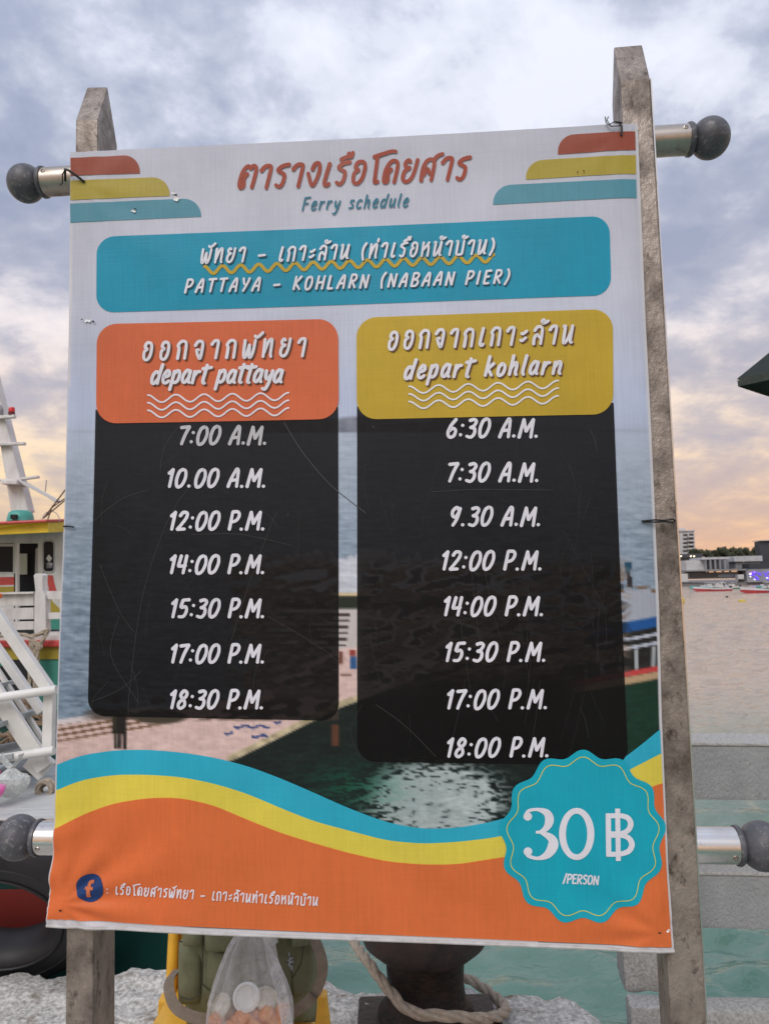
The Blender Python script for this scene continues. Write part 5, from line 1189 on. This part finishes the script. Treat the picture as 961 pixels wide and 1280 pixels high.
far_bs = [
 ('shop_block', 'low dark roofed building with small warm lamps beside the hotel tower', [('wall', 843, 696, 877, 722, Yq + 24, 16, F_G), ('roof', 841, 692, 878, 697, Yq + 22, 20, F_D), ('window', 846, 703, 857, 706, Yq + 23.8, .5, F_GL), ('window', 846, 710, 857, 712, Yq + 23.8, .5, F_GL)]),
 ('white_kiosk', 'plain white square building on the far quay', [('wall', 858, 700, 881, 716, Yq + 14, 8, F_W)]),
 ('open_pavilion', 'open pavilion with shallow pale metal roof and slim columns', [('roof', 877, 696, 911, 699.5, Yq + 12, 12, F_R), ('back_wall', 882, 699.5, 910, 712, Yq + 18, 1, F_G)] + [('column', x, 699.5, x + 1.3, 712, Yq + 12.2, .5, F_G) for x in (881, 887, 893, 899, 905)]),
 ('long_warehouse', 'long low warehouse with pale ridged roof near the dark block', [('roof', 917, 694.5, 952, 702, Yq + 16, 6, F_R), ('wall', 919, 702, 950, 711, Yq + 17, 5, F_G)]),
 ('landing_terminal', 'long grey landing terminal with a dark strip of windows above the water', [('deck_slab', 857, 711, 934, 714.5, Yq + 2, 14, F_G), ('wall', 861, 714.5, 922, 724, Yq + 4, 10, F_T), ('window', 863, 717.5, 896, 721.8, Yq + 3.7, .5, F_GL), ('window', 897, 717.5, 920, 721.8, Yq + 3.7, .5, mat('far_bluish_glass', (.12, .15, .18), .3)), ('lamp_house', 851, 717, 859, 727, Yq + 1.5, 2, F_W), ('lamp_house', 922, 718, 929, 724, Yq + 1.5, 2, F_W)]),
 ('dark_block', 'tall windowless dark grey block at the right edge', [('wall', 951, 675.5, 1010, 705, Yq + 20, 4, F_D), ('roof', 950, 673.8, 1012, 676, Yq + 19, 6, F_R), ('podium', 936, 703, 1010, 712, Yq + 12, 7, F_D)]),
 ('light_bar', 'low waterside bar lit with violet and blue lamps', [('wall', 933, 710, 1010, 727, Yq + 2, 6, F_G), ('deck', 934, 725.5, 1010, 727.5, Yq - 1, 6, F_W)])]
for nm, lb_, parts in far_bs:
    r_ = root(nm, at(parts[0][1], 724, Yq + 2), lb_, 'building')
    for pn_, x0, y0, x1, y1, Y, dep, mt in parts: far_box(pn_, x0, y0, x1, y1, Y, dep, mt, r_)
    if nm == 'shop_block':
        for x in (850, 862.5, 866.5): far_box('lamp', x, 694.6, x + 1.4, 696, Yq + 21.6, .3, mat('warm_lamp', (1, .9, .7), .5, emit=(1, .85, .55), estr=2.2) if 'warm_lamp' not in bpy.data.materials else bpy.data.materials['warm_lamp'], r_)
    if nm == 'light_bar':
        VI = mat('violet_lamp', (.1, .02, .6), .5, emit=(.12, .04, 1.0), estr=1.6); WI = mat('white_lamp', (1, 1, 1), .5, emit=(.9, .9, 1), estr=2.0); PI_ = mat('pink_lamp', (.6, .2, .7), .5, emit=(.8, .3, 1), estr=1.2); q = random.Random(4)
        for k in range(46):
            x = q.uniform(936, 962) if k < 34 else q.uniform(962, 1005); y = q.uniform(714, 724); far_box('lamp', x, y, x + q.uniform(.6, 2.0), y + q.uniform(.5, 1.3), Yq + 1.6, .3, VI if k % 4 else (WI if k % 8 else PI_), r_)
# trees on the far shore
LEAF = mat('far_foliage', (.05, .065, .035), .9, col2=(.085, .085, .045), nscale=.6); BARK = mat('far_bark', (.07, .05, .04), .9)
TL_ = ['dark tree right beside the hotel tower', 'bushy tree behind the left end of the open pavilion', 'bushy tree behind the middle of the open pavilion', 'rounded tree behind the right end of the open pavilion', 'tall dark tree in the gap between pavilion and warehouse', 'tree behind the left end of the warehouse roof', 'taller tree behind the middle of the warehouse roof', 'tree behind the right end of the warehouse roof', 'last dark tree touching the dark block', 'tree hidden behind the dark block, nearer the warehouse', 'tree hidden behind the dark block, farther from the warehouse']
tg = [(872, 706, 684, 9), (884, 700, 685, 8), (893, 700, 682, 8), (903, 704, 683, 9), (912, 700, 681.5, 9), (922, 700, 685, 8), (931, 700, 681.5, 9), (940, 700, 685, 8), (948, 703, 682.5, 8), (976, 700, 684, 12), (1000, 700, 682, 12)]
for ti, (x, yb_, yt_, hw) in enumerate(tg):
    Yt = Yq + 40 + (ti % 3) * 8; base = at(x, 722, Yt); top_ = at(x, yt_, Yt); r_ = hw * Yt / FPX; q = random.Random(ti)
    t = root('shore_tree', (base.x, Yt, base.z), TL_[ti] + ' on the far shore', 'tree', 'trees on the far shore')
    mb = MB(); H = top_.z - base.z; mb.tube([base, base + Vector((.3, 0, H * .4)), base + Vector((0, 0, H * .75))], [.5, .35, .15], 7); mb.build('trunk', BARK, t, True)
    vs = []; fs = []
    cl_ = [(q.uniform(-.7, .7) * r_, q.uniform(-.7, .7) * r_, base.z + H * q.uniform(.45, .9), r_ * q.uniform(.3, .48)) for _ in range(13)]
    for cx__, cyy, cz, cr_ in cl_:
        for _ in range(95):
            d = Vector((q.gauss(0, 1), q.gauss(0, 1), q.gauss(0, 1))).normalized() * cr_ * q.uniform(.5, 1.05); c = Vector((base.x + cx__, Yt + cyy, cz)) + d; s_ = q.uniform(.25, .6)
            u = Vector((q.gauss(0, 1), q.gauss(0, 1), q.gauss(0, 1))).normalized() * s_; v = u.orthogonal().normalized() * s_ * .7; b0 = len(vs); vs += [c - u, c + v, c + u, c - v]; fs.append((b0, b0 + 1, b0 + 2, b0 + 3))
    mesh_obj('crown', vs, fs, LEAF, t)
# moored boats and buoys
def speedboat(x0, x1, yw, Y, hull, stripe, label, flip=1):
    a = at(x0, yw, Y); b = at(x1, yw, Y); a.z = b.z = WZ; L_ = (b - a).length; t = root('speedboat', (a + b) / 2, label, 'boat', 'speedboats moored off the far shore'); c = (a + b) / 2
    H = L_ * .10; Wd = L_ * .22; vs = []; n = 14
    for i in range(n + 1):
        u = i / n; xx = a.x + (b.x - a.x) * (u if flip > 0 else 1 - u); wf_ = Wd / 2 * (math.sin(min(1, u * 1.9 + .02) * math.pi / 2) ** .8); rise = H * (1.25 - .5 * min(1, u * 1.8)); keel = -.15 + .55 * H * max(0, 1 - u * 6)
        for wy, z in ((-wf_, rise), (-wf_ * 1.02, rise * .62), (-wf_ * .75, keel), (wf_ * .75, keel), (wf_ * 1.02, rise * .62), (wf_, rise)): vs.append(Vector((xx, c.y + wy, WZ + z)))
    fs = []; fm = []
    for i in range(n):
        for k in range(5): fs.append((i * 6 + k, i * 6 + k + 1, (i + 1) * 6 + k + 1, (i + 1) * 6 + k)); fm.append(1 if k in (1, 3) else 0)
        fs.append((i * 6, (i + 1) * 6, (i + 1) * 6 + 5, i * 6 + 5)); fm.append(0)
    fs.append(tuple(n * 6 + k for k in range(6))); fm.append(0)
    mesh_obj('hull', vs, fs, None, t, False, [hull, stripe], fm)
    s_ = 1 if flip > 0 else -1; cxx = c.x + s_ * L_ * .12
    mb = MB(); mb.prism([(cxx - s_ * L_ * .16, c.y - Wd * .3, WZ + H), (cxx + s_ * L_ * .18, c.y - Wd * .3, WZ + H), (cxx + s_ * L_ * .15, c.y - Wd * .3, WZ + H * 1.75), (cxx - s_ * L_ * .04, c.y - Wd * .3, WZ + H * 1.75)], (0, Wd * .6, 0)); mb.build('windscreen', F_W, t)
    mb = MB(); mb.box((cxx + s_ * L_ * .06, c.y, WZ + H * 2.15), L_ * .34, Wd * .7, H * .14); mb.build('canopy', F_R, t)
    for u in (-.08, .2):
        mb = MB(); mb.box((cxx + s_ * L_ * u, c.y, WZ + H * 1.55), L_ * .012, Wd * .6, H * 1.15); mb.build('canopy_support', F_G, t)
    mb = MB(); mb.box((b.x if flip > 0 else a.x, c.y, WZ + H * .9), L_ * .05, Wd * .3, H * .9); mb.build('outboard_motor', F_D, t)
BR = P_('boat_red', (.45, .05, .06)); BT = P_('boat_turquoise', (.12, .38, .38)); BGN = P_('boat_green', (.06, .2, .12)); BW = P_('boat_white', (.6, .62, .66))
speedboat(866, 913, 740.5, 150, BW, BR, 'white and red speedboat nearest in the moored cluster')
speedboat(862, 899, 736, 175, BT, BT, 'turquoise speedboat behind the white and red one')
speedboat(875, 905, 734, 190, BW, BW, 'all white speedboat in the middle of the moored cluster'); speedboat(890, 925, 736.5, 170, BW, BGN, 'white speedboat with green side at the right of the cluster'); speedboat(880, 912, 731.5, 215, BW, F_G, 'white speedboat with grey side moored closest to the terminal')
speedboat(925, 985, 745.5, 125, BW, BR, 'large white and red speedboat at the right edge'); speedboat(945, 990, 741, 150, BT, BGN, 'turquoise and green speedboat behind the large red one at right'); speedboat(950, 985, 735, 180, BW, BW, 'white speedboat below the violet lamps')
def buoy(x, y, wpx, z0, mt, label, long=False):
    p = atz(x, y, WZ); d = p.y; r_ = wpx / 2 * d / FPX; mb = MB(); hh = r_ * (.8 if long else 1.6)
    mb.lathe(p + Vector((0, 0, -.05)), [(r_ * .6, 0), (r_, hh * .25), (r_, hh * .65), (r_ * .6, hh), (0.01, hh * 1.05)], 16); tag(mb.build('buoy', mt, None, True), label, 'buoy')
YB = mat('yellow_buoy_plastic', (.55, .42, .02), .5)
buoy(849, 755, 12, 0, YB, 'olive yellow buoy half hidden by the right steel post'); buoy(927, 752.5, 9, 0, YB, 'small flat yellow buoy floating below the large red speedboat', True); buoy(908, 746.5, 3, 0, F_D, 'tiny dark float between the two speedboats')
